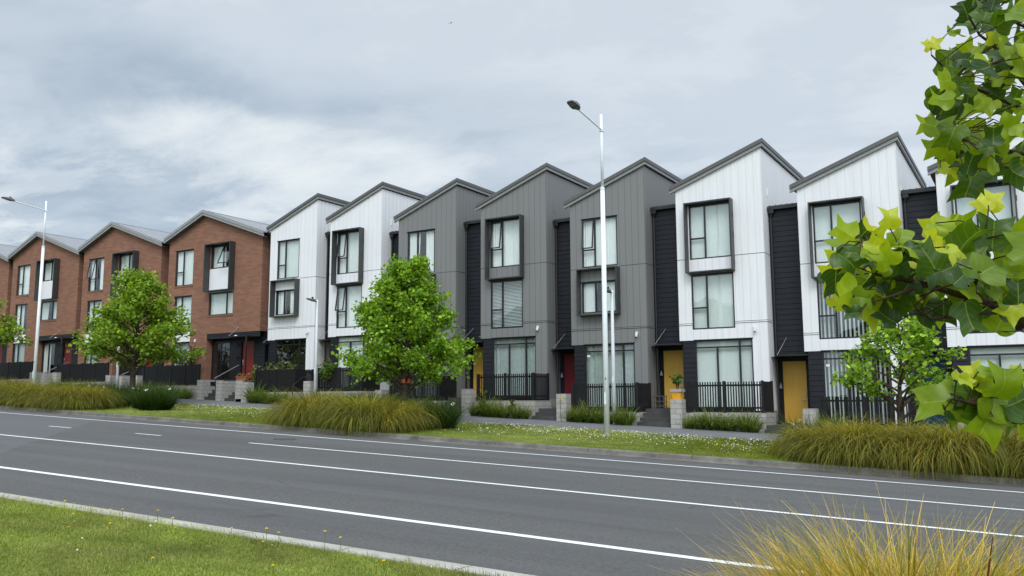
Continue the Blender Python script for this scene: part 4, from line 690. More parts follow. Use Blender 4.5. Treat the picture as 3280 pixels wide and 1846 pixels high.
# ------------------------------------------------------------------ small things in the yards
def leafmesh(name, pts, size, cols, seed, up=.5, mat=None):
    """one folded, lobed six-point leaf per point"""
    r = np.random.RandomState(seed); n = len(pts); pts = np.asarray(pts)
    tpl = np.array([(0, 0, 0), (-.5, .35, .10), (-.36, .92, .04), (0, .78, -.04), (.36, .92, .04), (.5, .35, .10)])
    ax = r.normal(size=(n, 3)); ax[:, 2] -= .25; ax /= np.linalg.norm(ax, axis=1, keepdims=True)
    nn = r.normal(size=(n, 3)); nn[:, 2] = np.abs(nn[:, 2])+up; nn -= ax*(nn*ax).sum(1, keepdims=True); nn /= np.linalg.norm(nn, axis=1, keepdims=True)
    sd = np.cross(ax, nn); s = size*(.6+.65*r.rand(n))[:, None, None]
    v = pts[:, None, :]+s*(tpl[None, :, 0:1]*sd[:, None, :]+tpl[None, :, 1:2]*ax[:, None, :]+tpl[None, :, 2:3]*nn[:, None, :])
    b = np.arange(n)[:, None]*6; q = np.concatenate([b+np.array([[0, 1, 2, 3]]), b+np.array([[0, 3, 4, 5]])])
    w = r.rand(n, 1); c = np.array(cols[0])*(1-w)+np.array(cols[1])*w
    br = r.rand(n, 1) < .1; c = np.where(br, np.array(cols[2]), c)*(.8+.4*r.rand(n, 1))
    return np_mesh(name, v, quads=q, col=np.repeat(c, 6, 0), mat=mat or LEAF)
def blades(n, seed, r0=.12, ln=(1.0, 1.5), el=(60, 88), droop=(80, 140), w=.011, K=5, cb=(.05, .09, .015), cm=(.16, .18, .03), ct=(.36, .27, .06), az=None, base=None, jit=.35, curve=1.2, tipp=1.0, alt=None):
    r = np.random.RandomState(seed)
    a = r.rand(n)*2*PI if az is None else az
    if base is None:
        q = np.sqrt(r.rand(n))*r0; a0 = a+r.normal(size=n)*.8; base = np.stack([np.cos(a0)*q, np.sin(a0)*q, np.zeros(n)], 1)
    L = r.uniform(*ln, n); e0 = np.radians(r.uniform(*el, n)); dr = np.radians(r.uniform(*droop, n))
    tw = r.normal(size=n)*.5; p = base.copy(); P = [p.copy()]; ks = np.linspace(0, 1, K+1)
    for k in range(K):
        t = (k+.5)/K; e = e0-dr*t**curve; aa = a+tw*t
        p = p+np.stack([np.cos(e)*np.cos(aa), np.cos(e)*np.sin(aa), np.sin(e)], 1)*(L/K)[:, None]; P.append(p.copy())
    P = np.stack(P, 1); sa = a+PI/2+r.normal(size=n)*.6
    sd = np.stack([np.cos(sa), np.sin(sa), np.zeros(n)], 1)
    wd = (w*(.6+.8*r.rand(n)))[:, None]*np.maximum(.12, 1-ks[None, :]**2.2)
    v = np.stack([P-sd[:, None, :]*wd[..., None]*.5, P+sd[:, None, :]*wd[..., None]*.5], 2)
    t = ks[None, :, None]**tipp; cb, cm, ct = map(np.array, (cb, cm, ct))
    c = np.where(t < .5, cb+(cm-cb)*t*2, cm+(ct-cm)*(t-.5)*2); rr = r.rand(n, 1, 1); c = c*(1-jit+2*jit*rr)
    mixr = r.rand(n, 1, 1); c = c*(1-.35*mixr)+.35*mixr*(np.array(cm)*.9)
    if alt is not None: c = np.where(r.rand(n, 1, 1) < .27, c*.35+np.array(alt)*.65, c)
    c = np.repeat(c[:, :, None, :], 2, 2)
    i0 = (np.arange(n)*(K+1)*2)[:, None]; q = np.concatenate([i0+np.array([[2*k, 2*k+1, 2*k+3, 2*k+2]]) for k in range(K)])
    return v.reshape(-1, 3), q, c.reshape(-1, 3)
def blade_mesh(name, *a, **k):
    mt = k.pop('mat', BLADE); v, q, c = blades(*a, **k); return np_mesh(name, v, quads=q, col=c, mat=mt)
# terracotta trough and succulents on the pillar of the first brick house
t = thing('plant_trough', (BX[1]+8.84, -1.48, BB[1]+1.10), 'terracotta trough with small plants on a block pillar in front of a red door', 'planter')
MB().extr([(-.36, -.1, .0), (.36, -.1, .0), (.40, -.12, .16), (-.40, -.12, .16)], (0, .22, 0)).box(-.43, .43, -.14, .14, .16, .21).build('trough', TERRA, t)
mobj('foliage', leafmesh('succulent', [(rnd.uniform(-.34, .34), rnd.uniform(-.08, .08), .22+rnd.random()*.16) for _ in range(60)], .09, [(.25, .16, .08), (.30, .12, .1), (.2, .25, .1)], 4), t)
# orange pot with a small bush on the pillar of the white house
px, pz = HX[6]+.5, HB[6]+.98
t = thing('potted_plant', (px, -1.72, pz), 'orange pot with a grey rim and leggy green plant on a block pillar', 'potted plant')
MB().extr([(-.15, -.15, 0), (.15, -.15, 0), (.19, -.19, .28), (-.19, -.19, .28)], (0, .3, 0)).build('pot', YPOT, t); MB().box(-.23, .23, -.22, .2, .28, .39).build('pot_rim', ZINC, t)
rs = random.Random(3); st = MB(); pts = []
for k in range(9):
    a = rs.random()*6.28; q = [(0, 0, .3), (math.cos(a)*.08, math.sin(a)*.08, .6), (math.cos(a)*rs.uniform(.1, .25), math.sin(a)*rs.uniform(.1, .25), rs.uniform(.7, 1.15))]
    st.tube(q, [.012, .008, .004], 5)
    for j in range(14):
        u = rs.uniform(.3, 1); p = Vector(q[1]).lerp(Vector(q[2]), u); pts.append((p.x+rs.uniform(-.07, .07), p.y+rs.uniform(-.07, .07), p.z+rs.uniform(-.06, .06)))
st.build('stem', TWIG, t); mobj('foliage', leafmesh('pot_leaves', pts, .10, [(.05, .11, .02), (.12, .2, .04), (.2, .28, .06)], 5), t)
# shoe rack on the landing
t = thing('shoe_rack', (HX[6]-.98, -.55, HB[6]+.61), 'small weathered timber shoe rack on the steps by a yellow door', 'rack')
for x in (0, .42):
    for y in (0, .26): MB().box(x, x+.03, y, y+.03, 0, .5).build('leg', TIMB, t)
for z in (.08, .27, .48): MB().box(-.02, .47, -.02, .31, z, z+.025).build('shelf', TIMB, t)
# white slatted chair behind the window of the last house
t = thing('slatted_chair', (HX[8]+1.0, .40, HB[8]+3.86), 'white slatted chair standing just inside a dark window behind the leaves', 'chair')
fr = MB(); fr.box(.02, .09, 0, .05, 0, 1.15); fr.box(1.0, 1.07, 0, .05, 0, 1.05); fr.box(.09, 1.0, .005, .045, .88, 1.0); fr.box(.09, 1.0, .005, .045, .32, .42); fr.build('frame', WHITEP, t)
sl = MB(); x = .16
while x < .98: sl.box(x, x+.06, .01, .04, .42, .88); x += .13
sl.build('slat', WHITEP, t); MB().box(.02, 1.07, .05, .5, .36, .42).build('seat', WHITEP, t)
for x in (.03, 1.01): MB().box(x, x+.05, .45, .5, 0, .36).build('leg', WHITEP, t)

# ------------------------------------------------------------------ street lamps
def big_lamp(x, y, label):
    z = gz(x, y); t = thing('street_lamp', (x, y, z-.05), label, 'street lamp', 'tall street lamps on the verge')
    MB().tube([(0, 0, 0), (0, 0, 4), (0, 0, 8.7)], [.098, .09, .078], 16).build('pole', POLE, t, smooth=True)
    MB().tube([(0, 0, 8.7), (0, 0, 8.78), (0, 0, 8.8)], [.084, .084, .05], 16).build('collar', POLE, t, smooth=False)
    MB().tube([(0, 0, 8.78), (0, 0, 11.5)], [.052, .048], 14).build('upper_pole', POLE, t, smooth=True)
    a = Vector((0, .1, 10.92)); b = Vector((.05, -1.9, 11.12))
    MB().tube([a, b], .03, 8).box(-.06, .06, -.07, .12, 10.86, 10.92).build('arm', POLE, t)
    d = (b-a).normalized(); hx = Vector((1, 0, 0)); up = Vector((0, .09, 1)).normalized()
    hb = MB(); p0 = b
    def pt(s, w, h): q = p0+d*s+hx*w+up*h; return (q.x, q.y, q.z)
    prof = [(-.06, .05, .0, .07), (.05, .07, -.02, .10), (.12, .15, -.02, .12), (.30, .17, -.015, .11), (.62, .135, .0, .06), (.66, .11, .01, .05)]
    for s, w, l, u in prof: hb.v += [pt(s, -w, l), pt(s, w, l), pt(s, w*.75, u), pt(s, -w*.75, u)]
    for i in range(len(prof)-1):
        for j in range(4): hb.f.append((4*i+j, 4*i+(j+1) % 4, 4*i+4+(j+1) % 4, 4*i+4+j))
    hb.f += [(3, 2, 1, 0), tuple(4*(len(prof)-1)+k for k in range(4))]
    ho = hb.build('lamp_head', LAMPG, t)
    MB().quad(pt(.33, -.12, -.02), pt(.33, .12, -.02), pt(.60, .10, -.006), pt(.60, -.10, -.006)).build('lens', LENS, ho)
    MB().quad(pt(.13, -.10, -.026), pt(.13, .10, -.026), pt(.26, .11, -.024), pt(.26, -.11, -.024)).build('cover', FASC, ho)
    q = pt(.2, 0, .11); MB().tube([q, (q[0], q[1], q[2]+.09)], .05, 10).build('photocell', LAMPG, ho)
    MB().box(-.03, .03, -.108, -.094, 1.1, 1.5).build('access_door', POLE, t); MB().box(.012, .05, -.101, -.09, 1.95, 2.02).build('number_plate', LAMPG, t)
    MB().tube([(0, 0, .0), (0, 0, .06)], .16, 14).build('footing', KERB, t)
    return t
big_lamp(-12.80, -6.42, 'tall pale street lamp on the daisy verge before the grey house with the red door')
big_lamp(-49.2, -6.05, 'tall pale street lamp farther off in front of the brick houses')
def path_lamp(x, y, label):
    z = gz(x, y); t = thing('path_lamp', (x, y, z-.03), label, 'path lamp', 'short lamps along the footpath')
    MB().tube([(0, 0, 0), (0, 0, 3.5), (0, 0, 5.38), (0, 0, 5.45)], [.075, .07, .06, .05], 14).build('pole', POLE, t, smooth=True)
    MB().tube([(0, .02, 5.36), (0, -.14, 5.37)], .032, 8).build('bracket', LAMPG, t)
    hb = MB(); prof = [(-.10, .05, 5.33, 5.42), (-.2, .09, 5.345, 5.45), (-.4, .12, 5.38, 5.47), (-.72, .09, 5.43, 5.475)]
    for yy, w, l, u in prof: hb.v += [(-w, yy, l), (w, yy, l), (w*.7, yy, u), (-w*.7, yy, u)]
    for i in range(3):
        for j in range(4): hb.f.append((4*i+j, 4*i+(j+1) % 4, 4*i+4+(j+1) % 4, 4*i+4+j))
    hb.f += [(3, 2, 1, 0), (12, 13, 14, 15)]
    ho = hb.build('lamp_head', LAMPG, t); MB().tube([(0, -.34, 5.46), (0, -.34, 5.57)], .05, 10).build('photocell', DARKP, ho)
    MB().box(-.025, .025, -.082, -.07, 1.7, 1.95).build('access_door', POLE, t)
path_lamp(-14.65, -1.82, 'short path lamp standing just behind the nearer tall street lamp')
path_lamp(-31.2, -1.82, 'short path lamp in front of the white house next to the brick row')
path_lamp(-47.75, -1.82, 'short path lamp hidden up to its foot by the left street tree')

# ------------------------------------------------------------------ trees
def tree(x, y, label, H, prof, nl, leaf, cols, seed, tr, lean=(0, 0), clear=.9, nlimb=46, band=False, up=.5, dens=None, spread=.16):
    """prof: list of (height, radius) of the crown; limbs rise from the trunk to the envelope, leaves sit in clusters on them"""
    t = thing('street_tree', (x, y, gz(x, y)-.05), label, 'tree', 'street trees on the verge')
    r = random.Random(seed); hz = [p[0] for p in prof]; rr = [p[1] for p in prof]
    def R(z): return float(np.interp(z, hz, rr))
    tp = [(lean[0]*z/H+.05*math.sin(z*1.7+seed), lean[1]*z/H+.05*math.cos(z*1.3+seed), z) for z in np.linspace(0, H*.93, 9)]
    MB().tube(tp, [tr*1.25]+[tr*(1-.9*i/8)+.01 for i in range(1, 9)], 10).build('trunk', BARK, t, smooth=True)
    def axis(z):
        return Vector((float(np.interp(z, [p[2] for p in tp], [p[0] for p in tp])), float(np.interp(z, [p[2] for p in tp], [p[1] for p in tp])), z))
    lb = MB(); pts = []; wts = []
    for i in range(nlimb):
        s = (i+.5)/nlimb; z0 = clear+(H*.86-clear)*s**.9; az = i*2.39996+r.uniform(-.4, .4)
        rise = r.uniform(.35, .9)+.5*s
        # find where the limb leaves the envelope
        ln = .3
        while ln < 6 and ln < R(z0+ln*rise*.75)*r.choice((.82, .92, 1.0, 1.05, 1.1)): ln += .08
        a = axis(z0); pth = []
        for k in range(5):
            u = k/4; pth.append(a+Vector((math.cos(az+.15*u)*ln*u, math.sin(az+.15*u)*ln*u, ln*rise*(.75*u+.0)+(.10*ln*math.sin(u*PI)) - .12*ln*u*u)))
        r0 = .012+.02*ln*(1-s*.5); lb.tube(pth, [r0, r0*.8, r0*.6, r0*.4, r0*.2], 5, False)
        ends = [(pth, .32)]
        for j in range(int(2+ln*2.2)):
            u = r.uniform(.25, .95); k = min(3, int(u*4)); b = pth[k].lerp(pth[k+1], u*4-k)
            d = Vector((math.cos(az+r.uniform(-1.3, 1.3)), math.sin(az+r.uniform(-1.3, 1.3)), r.uniform(-.25, .9))).normalized(); l2 = r.uniform(.25, .75)*(.4+.35*ln)
            e = b+d*l2; e.z += .08*l2
            rad = (Vector((e.x, e.y, 0))-Vector((axis(e.z).x, axis(e.z).y, 0))).length
            if rad > R(e.z)*1.06+.05: e = b+(e-b)*.45
            q = [b, b.lerp(e, .5)+Vector((0, 0, .03)), e]; lb.tube(q, [r0*.4, r0*.25, .004], 4, False); ends.append((q, .15))
        for q, st in ends:
            for k in range(9):
                u = st+(1-st)*(k+r.random())/9; f = u*(len(q)-1); kk = min(len(q)-2, int(f)); pts.append(q[kk].lerp(q[kk+1], f-kk)); wts.append(.35+u)
    lb.build('limb', BARK, t)
    P = np.array([tuple(p) for p in pts]); wts = np.array(wts)
    if dens: wts = wts*np.array([dens(p) for p in P])
    g = np.random.RandomState(seed); idx = g.choice(len(P), nl, p=wts/wts.sum()); hub = g.choice(len(P), max(60, nl//16), p=wts/wts.sum()); pick = g.rand(nl) < .62; idx = np.where(pick, hub[g.randint(0, len(hub), nl)], idx); C = P[idx]+g.normal(size=(nl, 3))*spread*np.array([1, 1, .8])
    mobj('crown', leafmesh('crown', C, leaf, cols, seed, up), t)
    if band: MB().tube([(0, 0, 1.58), (0, 0, 1.74)], tr*1.12, 12).build('tree_tie', plain('orange_tie', (.55, .13, .05), .7), t)
    return t
GREENA = [(.10, .21, .016), (.28, .47, .034), (.48, .66, .07)]; GREENB = [(.095, .185, .016), (.28, .43, .034), (.48, .60, .07)]
tree(-21.75, -6.3, 'full leafy bright green street tree, the biggest, before the white and grey houses', 7.05, [(.75, 1.25), (1.2, 2.15), (1.9, 2.8), (2.8, 2.9), (3.6, 2.45), (4.4, 2.0), (5.2, 1.4), (6.0, .85), (6.7, .42), (7.1, .1)], 20000, .13, GREENA, 3, .17, clear=.95, nlimb=64, band=True)
tree(-39.7, -6.2, 'wide airy street tree with a slim dark trunk in front of the brick houses', 7.3, [(1.0, .9), (1.6, 2.2), (2.3, 3.15), (3.3, 3.2), (4.2, 2.65), (5.0, 2.05), (5.8, 1.4), (6.6, .75), (7.4, .1)], 12500, .15, GREENB, 8, .16, clear=1.2, nlimb=50, spread=.2)
tree(-57.3, -6.2, 'street tree cut off by the left edge of the photo', 7.0, [(1.0, .9), (1.6, 2.2), (2.3, 3.3), (3.3, 3.6), (4.2, 3.2), (5.0, 2.5), (5.8, 1.7), (6.5, .9), (7.0, .15)], 7000, .19, GREENB, 13, .16, clear=1.2, nlimb=44, spread=.2)
tree(-3.42, -6.4, 'small sparse young tree behind the grass bed on the right', 4.25, [(.9, .8), (1.3, 1.5), (1.9, 1.95), (2.6, 1.8), (3.2, 1.3), (3.7, .8), (4.2, .2)], 3000, .125, GREENA, 21, .085, clear=1.0, nlimb=34, spread=.11, up=.8)
# shrubs
def shrub(name, x, y, z, label, w, h, n, leaf, cols, seed, cat='shrub', flat=.6):
    t = thing(name, (x, y, z), label, cat); r = random.Random(seed); st = MB(); pts = []
    for k in range(16):
        a = r.random()*6.28; e = Vector((math.cos(a)*w*r.uniform(.2, 1), math.sin(a)*w*flat*r.uniform(.2, 1), h*r.uniform(.5, 1)))
        st.tube([(e.x*.1, e.y*.1, 0), (e.x*.5, e.y*.5, e.z*.6), tuple(e)], [.02, .012, .005], 5, False)
        for j in range(n//16):
            u = r.uniform(.35, 1.05); pts.append((e.x*u+r.gauss(0, .09), e.y*u+r.gauss(0, .09), e.z*u+r.gauss(0, .08)))
    st.build('stem', TWIG, t); mobj('foliage', leafmesh('foliage', pts, leaf, cols, seed), t); return t
shrub('shrub', BX[1]+3.3, -.75, BB[1]+.88, 'dark reddish brown shrub behind the fence of the brick house adjoining white', 1.0, 2.3, 1100, .10, [(.07, .05, .03), (.12, .08, .04), (.10, .12, .04)], 31)
for k, x in enumerate((.5, 1.3, 2.1, 2.8)):
    shrub('shrub', HX[1]+x-.35, -.8, HB[1]+.45, 'pale green bush showing over the fence of the white house adjoining brick', .5, 1.62, 330, .11, [(.09, .12, .03), (.22, .26, .08), (.35, .38, .15)], 40+k)['group'] = 'pale bushes behind the first white fence'
shrub('climbing_plant', HX[2]+1.45, -1.5, HB[2]+.9, 'green climber spilling over the fence of the white house left of grey ones', .75, 1.1, 560, .11, [(.05, .11, .02), (.13, .22, .035), (.22, .3, .05)], 51, 'climber', .3)
shrub('shrub', HX[3]-1.5, -1.2, HB[3]+.5, 'leafy bush between the biggest tree and a black fence', .5, 1.5, 300, .11, [(.05, .11, .02), (.13, .22, .035), (.22, .3, .05)], 52)

# ------------------------------------------------------------------ planted beds
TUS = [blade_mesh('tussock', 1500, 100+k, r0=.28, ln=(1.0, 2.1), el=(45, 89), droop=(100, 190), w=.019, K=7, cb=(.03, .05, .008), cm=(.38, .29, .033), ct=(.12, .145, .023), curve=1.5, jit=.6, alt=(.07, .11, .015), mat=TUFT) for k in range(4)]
def tussocks(rows, label, group, seed, sc, dx=.7):
    r = random.Random(seed)
    for o, x0, x1 in rows:
        for xx in np.arange(x0, x1+.01, dx):
            x = xx+r.uniform(-.25, .25); y = V_KERB+RM*x+o+r.uniform(-.15, .2); s = r.uniform(*sc)
            t = mobj('tussock_grass', TUS[r.randrange(4)], loc=(x, y, gz(x, y)-.03), rz=r.random()*6.28, sc=(s*1.02, s*1.02, s*1.06*r.uniform(.8, 1.08)))
            tag(t, label, 'grass clump', group)
tussocks(((.92, -22.5, -18.25), (1.55, -23.2, -18.6), (2.25, -24.0, -19.1)), 'golden tussock grass clump in the kerbside bed before the biggest tree', 'tussocks before the biggest tree', 5, (.74, 1.08), .8)
tussocks(((.95, -4.75, 1.2), (1.6, -5.0, 1.2), (2.3, -5.4, 1.2)), 'golden tussock grass clump in the kerbside bed on the right', 'tussocks in the right bed', 6, (.80, 1.16), .82)
tussocks(((1.0, -40.2, -34.6), (1.55, -42.0, -35.0), (2.4, -44.0, -35.6)), 'golden tussock grass clump in the kerbside bed on the left', 'tussocks in the left bed', 7, (.72, 1.05), .85)
tussocks(((2.2, -53.5, -49.4), (3.2, -53.5, -49.4)), 'green tussock grass clump by the far lamp at the left edge', 'tussocks at the left edge', 8, (.8, 1.0), .9)
IRI = [blade_mesh('iris', 300, 200+k, r0=.34, ln=(.6, 1.4), el=(48, 89), droop=(10, 85), w=.022, K=4, cb=(.014, .03, .006), cm=(.028, .062, .010), ct=(.07, .115, .02), curve=1.5) for k in range(3)]
r = np.random.RandomState(77); fv, fq = [], []
for k in range(7):
    c = np.array((r.uniform(-.02, .02), r.uniform(-.02, .02), 0)); a = k*2*PI/6; i = len(fv)
    for l, w in ((.0, 0), (.03, .018), (.055, .0), (.03, -.018)): fv.append(c+np.array((math.cos(a)*l-math.sin(a)*w, math.sin(a)*l+math.cos(a)*w, .012*(l > .02))))
    fq.append((i, i+1, i+2, i+3))
FLW = np_mesh('flower', fv, quads=fq, col=np.tile([[.85, .85, .83]], (len(fv), 1)), mat=PETAL)
def irises(n, ur, yr, label, group, seed, nf, sr=(.7, .98)):
    """a bed cut along lines running towards the corner opposite"""
    r = random.Random(seed); fl = 0
    for k in range(n):
        y = r.uniform(*yr); x = -r.uniform(*ur)*(y-CAM.y); s = r.uniform(*sr)
        t = mobj('iris_clump', IRI[r.randrange(3)], loc=(x, y, gz(x, y)-.02), rz=r.random()*6.28, sc=s); tag(t, label, 'iris clump', group)
        for j in range(r.choice((0, 1, 1, 2)) if fl < nf else 0):
            f = mobj('flower', FLW, t, (r.uniform(-.45, .45), r.uniform(-.45, .45), r.uniform(.65, 1.1)), sc=r.uniform(1.1, 1.7)); f.rotation_euler = (r.uniform(.2, 1.0), r.uniform(-.6, .6), r.random()*6); fl += 1
irises(58, (.725, .93), (-9.6, -4.9), 'dark green strappy iris clump with white flowers under the biggest tree', 'irises under the biggest tree', 3, 24, (.5, 1.1))
irises(60, (1.36, 1.60), (-10.2, -4.9), 'dark green strappy iris clump with white flowers under the left tree', 'irises under the left tree', 4, 30, (.5, 1.1))
irises(20, (.05, .235), (-8.0, -5.4), 'dark green strappy iris clump behind the right tussock bed', 'irises behind the right bed', 9, 9)
FLX = [blade_mesh('strap', 150, 300+k, r0=.14, ln=(.6, 1.15), el=(52, 88), droop=(30, 110), w=.026, K=4, cb=(.05, .09, .015), cm=(.14, .21, .03), ct=(.27, .28, .08), curve=1.5) for k in range(3)]
rr = random.Random(19)
YFL = np_mesh('yellow_flower', fv, quads=fq, col=np.tile([[.8, .62, .03]], (len(fv), 1)), mat=PETAL)
for i in range(1, 8):
    for k in range(7 if i != 7 else 3):
        x = HX[i]+.95+k*.42+rr.uniform(-.1, .1); y = -1.85+rr.uniform(-.12, .1); s = rr.uniform(.75, 1.12)
        t = mobj('strap_leaf_plant', FLX[rr.randrange(3)], loc=(x, y, gz(x, y)-.02), rz=rr.random()*6.28, sc=s); tag(t, 'yellow green strap leaved plant below wall of '+DESC[i], 'plant', 'strap leaved plants at '+DESC[i])
        if i in (4, 3, 1):
            for q in range(rr.choice((0, 1, 2))): f = mobj('flower', YFL, t, (rr.uniform(-.3, .3), rr.uniform(-.3, .0), rr.uniform(.4, .75)), sc=rr.uniform(.6, 1.0)); f.rotation_euler = (rr.uniform(.3, 1.1), 0, rr.random()*6)
for i in (1, 2, 3):
    for k in range(9):
        x = BX[i]+.6+k*.52+rr.uniform(-.15, .15); y = -1.85; t = mobj('strap_leaf_plant', FLX[rr.randrange(3)], loc=(x, y, gz(x, y)-.02), rz=rr.random()*6.28, sc=rr.uniform(.75, 1.1))
        tag(t, 'yellow green strap leaved plant below fence of '+BDESC[i], 'plant', 'strap leaved plants at '+BDESC[i])
        if k % 3 == 0: f = mobj('flower', YFL, t, (.1, -.2, .6), sc=.9); f.rotation_euler = (.8, 0, 1)
# weeds and a tall spiky plant
for k, (x, hh) in enumerate(((HX[4]+1.35, 1.15), (HX[4]+2.85, .8))):
    t = thing('tall_weed', (x, -1.8, gz(x, -1.8)), ('taller leafy weed growing up before the fence of the house with venetian blinds', 'shorter leafy weed before the fence of the house with venetian blinds')[k], 'weed')
    MB().tube([(0, 0, 0), (.02, 0, hh*.6), (0, .02, hh)], [.012, .009, .004], 5).build('stem', TWIG, t)
    mobj('foliage', leafmesh('weed_leaves', [(rr.uniform(-.1, .1), rr.uniform(-.1, .1), hh*(.3+.7*j/26)) for j in range(26)], .17, [(.05, .09, .025), (.1, .15, .04), (.12, .18, .05)], 70+k, .2), t)
t = mobj('spiky_plant', blade_mesh('spiky', 60, 401, r0=.1, ln=(1.0, 1.5), el=(50, 88), droop=(20, 100), w=.05, K=5, cb=(.05, .1, .02), cm=(.08, .19, .03), ct=(.13, .26, .05)), loc=(HX[1]+1.15, -1.8, gz(HX[1]+1.1, -1.8))); tag(t, 'tall bright green spiky plant before the fence of the white house adjoining brick', 'plant')
t = thing('tall_weed', (HX[5]+.55, -2.05, gz(HX[5]+.55, -2.05)), 'stalk of pale yellow flowers in front of a block pillar by the red door', 'weed')
MB().tube([(0, 0, 0), (-.03, 0, .5), (-.02, 0, .95)], [.012, .008, .004], 5).build('stem', TWIG, t)
for k in range(12): f = mobj('flower', YFL, t, (rr.uniform(-.12, .1), rr.uniform(-.06, .06), .82+rr.random()*.2), sc=.55); f.rotation_euler = (rr.uniform(.4, 1.2), rr.uniform(-.5, .5), rr.random()*6)

# ------------------------------------------------------------------ grass blades and daisies
def grass(name, n, samp, h, w, cols, seed, dry=.12):
    r = np.random.RandomState(seed); xy = samp(r, n); n = len(xy)
    z = np.array([gz(a, b) for a, b in xy]); base = np.column_stack([xy, z-.005])
    v, q, c = blades(n, seed, base=base, ln=h, el=(35, 88), droop=(10, 70), w=w, K=2, cb=cols[0], cm=cols[1], ct=cols[2], jit=.3)
    patch = .5+.28*np.sin(xy[:, 0]*1.3+np.sin(xy[:, 1]*1.7)*1.5)*np.cos(xy[:, 1]*1.1+xy[:, 0]*.6)+.30*np.sin(xy[:, 0]*4.1+2*np.sin(xy[:, 1]*3.3))*np.sin(xy[:, 1]*4.7+xy[:, 0]*1.9); patch = np.clip(patch, 0, 1); pd = np.clip(.5+.6*np.sin(xy[:, 0]*2.3+1.7*np.cos(xy[:, 1]*2.9)), 0, 1); d = (r.rand(n) < dry*2*pd)
    c = c.reshape(n, -1, 3); c[d] = c[d]*.3+np.array((.30, .26, .10))*.7; c *= (.62+.7*patch)[:, None, None]
    return tag(mobj(name, np_mesh(name, v, quads=q, col=c.reshape(-1, 3), mat=BLADE)), kind='stuff')
def verge_s(x0, x1):
    def f(r, n):
        x = r.uniform(x0, x1, n); yk = V_KERB+.22+RM*x; u = r.rand(n); return np.column_stack([x, yk+u*(-4.55-yk)])
    return f
grass('verge_grass', 52000, verge_s(-18.5, -4.0), (.04, .10), .012, [(.085, .125, .014), (.21, .255, .036), (.34, .35, .09)], 61, .18)
grass('verge_grass', 36000, verge_s(-38, -22.5), (.05, .11), .016, [(.085, .125, .014), (.21, .255, .036), (.34, .35, .09)], 62, .15)
grass('verge_grass', 9000, verge_s(-62, -38), (.06, .12), .02, [(.055, .105, .012), (.13, .20, .03), (.2, .25, .06)], 63, .1)
def lawn_s(r, n):
    v = V_NEAR-.37-np.abs(r.rand(n)**1.25)*4.2; x = r.uniform(-15, -1.0, n); y = v+RM*x
    dx = x; dy = y+33.3333; keep = (dx*math.cos(YAW)-dy*math.sin(YAW))/(dx*math.sin(YAW)+dy*math.cos(YAW)); ok = (keep > -.68) & (keep < .68) & (dx*dx+dy*dy > 9)
    return np.column_stack([x, y])[ok]
grass('lawn_grass', 150000, lawn_s, (.025, .065), .006, [(.11, .155, .022), (.27, .335, .055), (.41, .43, .12)], 64, .22)
def edge_s(r, n):
    x = r.uniform(-15, -2, n); v = V_NEAR-.33+np.abs(r.normal(size=n))*.035; return np.column_stack([x, v+RM*x])
grass('lawn_grass', 1600, edge_s, (.04, .11), .006, [(.1, .15, .015), (.28, .33, .04), (.4, .42, .1)], 65, .25)
def daisies(name, pts, size, col, seed, lift=.07):
    r = np.random.RandomState(seed); n = len(pts); k = 6; th = np.arange(k)*2*PI/k
    z = np.array([gz(a, b) for a, b in pts])+lift*(.6+.8*r.rand(n)); s = size*(.6+.8*r.rand(n))
    ti = r.normal(size=(n, 2))*.35; ti[:, 1] -= .45
    v = np.zeros((n, k, 3)); v[:, :, 0] = pts[:, 0:1]+s[:, None]*np.cos(th); v[:, :, 1] = pts[:, 1:2]+s[:, None]*np.sin(th)
    v[:, :, 2] = z[:, None]-s[:, None]*(np.cos(th)*ti[:, 0:1]-np.sin(th)*(-ti[:, 1:2]))
    b = np.arange(n)[:, None]*k; q = np.concatenate([b+np.array([[0, 1, 2, 3]]), b+np.array([[0, 3, 4, 5]])])
    return tag(mobj(name, np_mesh(name, v, quads=q, col=np.tile([col], (n*k, 1)), mat=PETAL)), kind='stuff')
def daisy_pts(seed, n, x0, x1):
    r = np.random.RandomState(seed); x = r.uniform(x0, x1, n*3); yk = V_KERB+.3+RM*x; u = r.beta(3.0, 1.05, n*3); y = yk+u*(-4.6-yk)
    cl = .5+.5*np.sin(x*2.1+1.3*np.sin(y*1.9))*np.sin(y*2.3+.7*x); k = r.rand(n*3) < cl**1.3*.9+.06; return np.column_stack([x, y])[k][:n]
daisies('daisies', daisy_pts(1, 1500, -18.5, -4.5), .0125, (.82, .82, .78), 1)
daisies('daisies', daisy_pts(2, 1000, -37, -23), .0135, (.82, .82, .78), 2)
daisies('yellow_wildflowers', daisy_pts(3, 90, -37, -4.5), .024, (.75, .55, .02), 3, .09)
r = np.random.RandomState(9); daisies('clover_flowers', lawn_s(r, 120), .009, (.72, .72, .62), 4, .05)
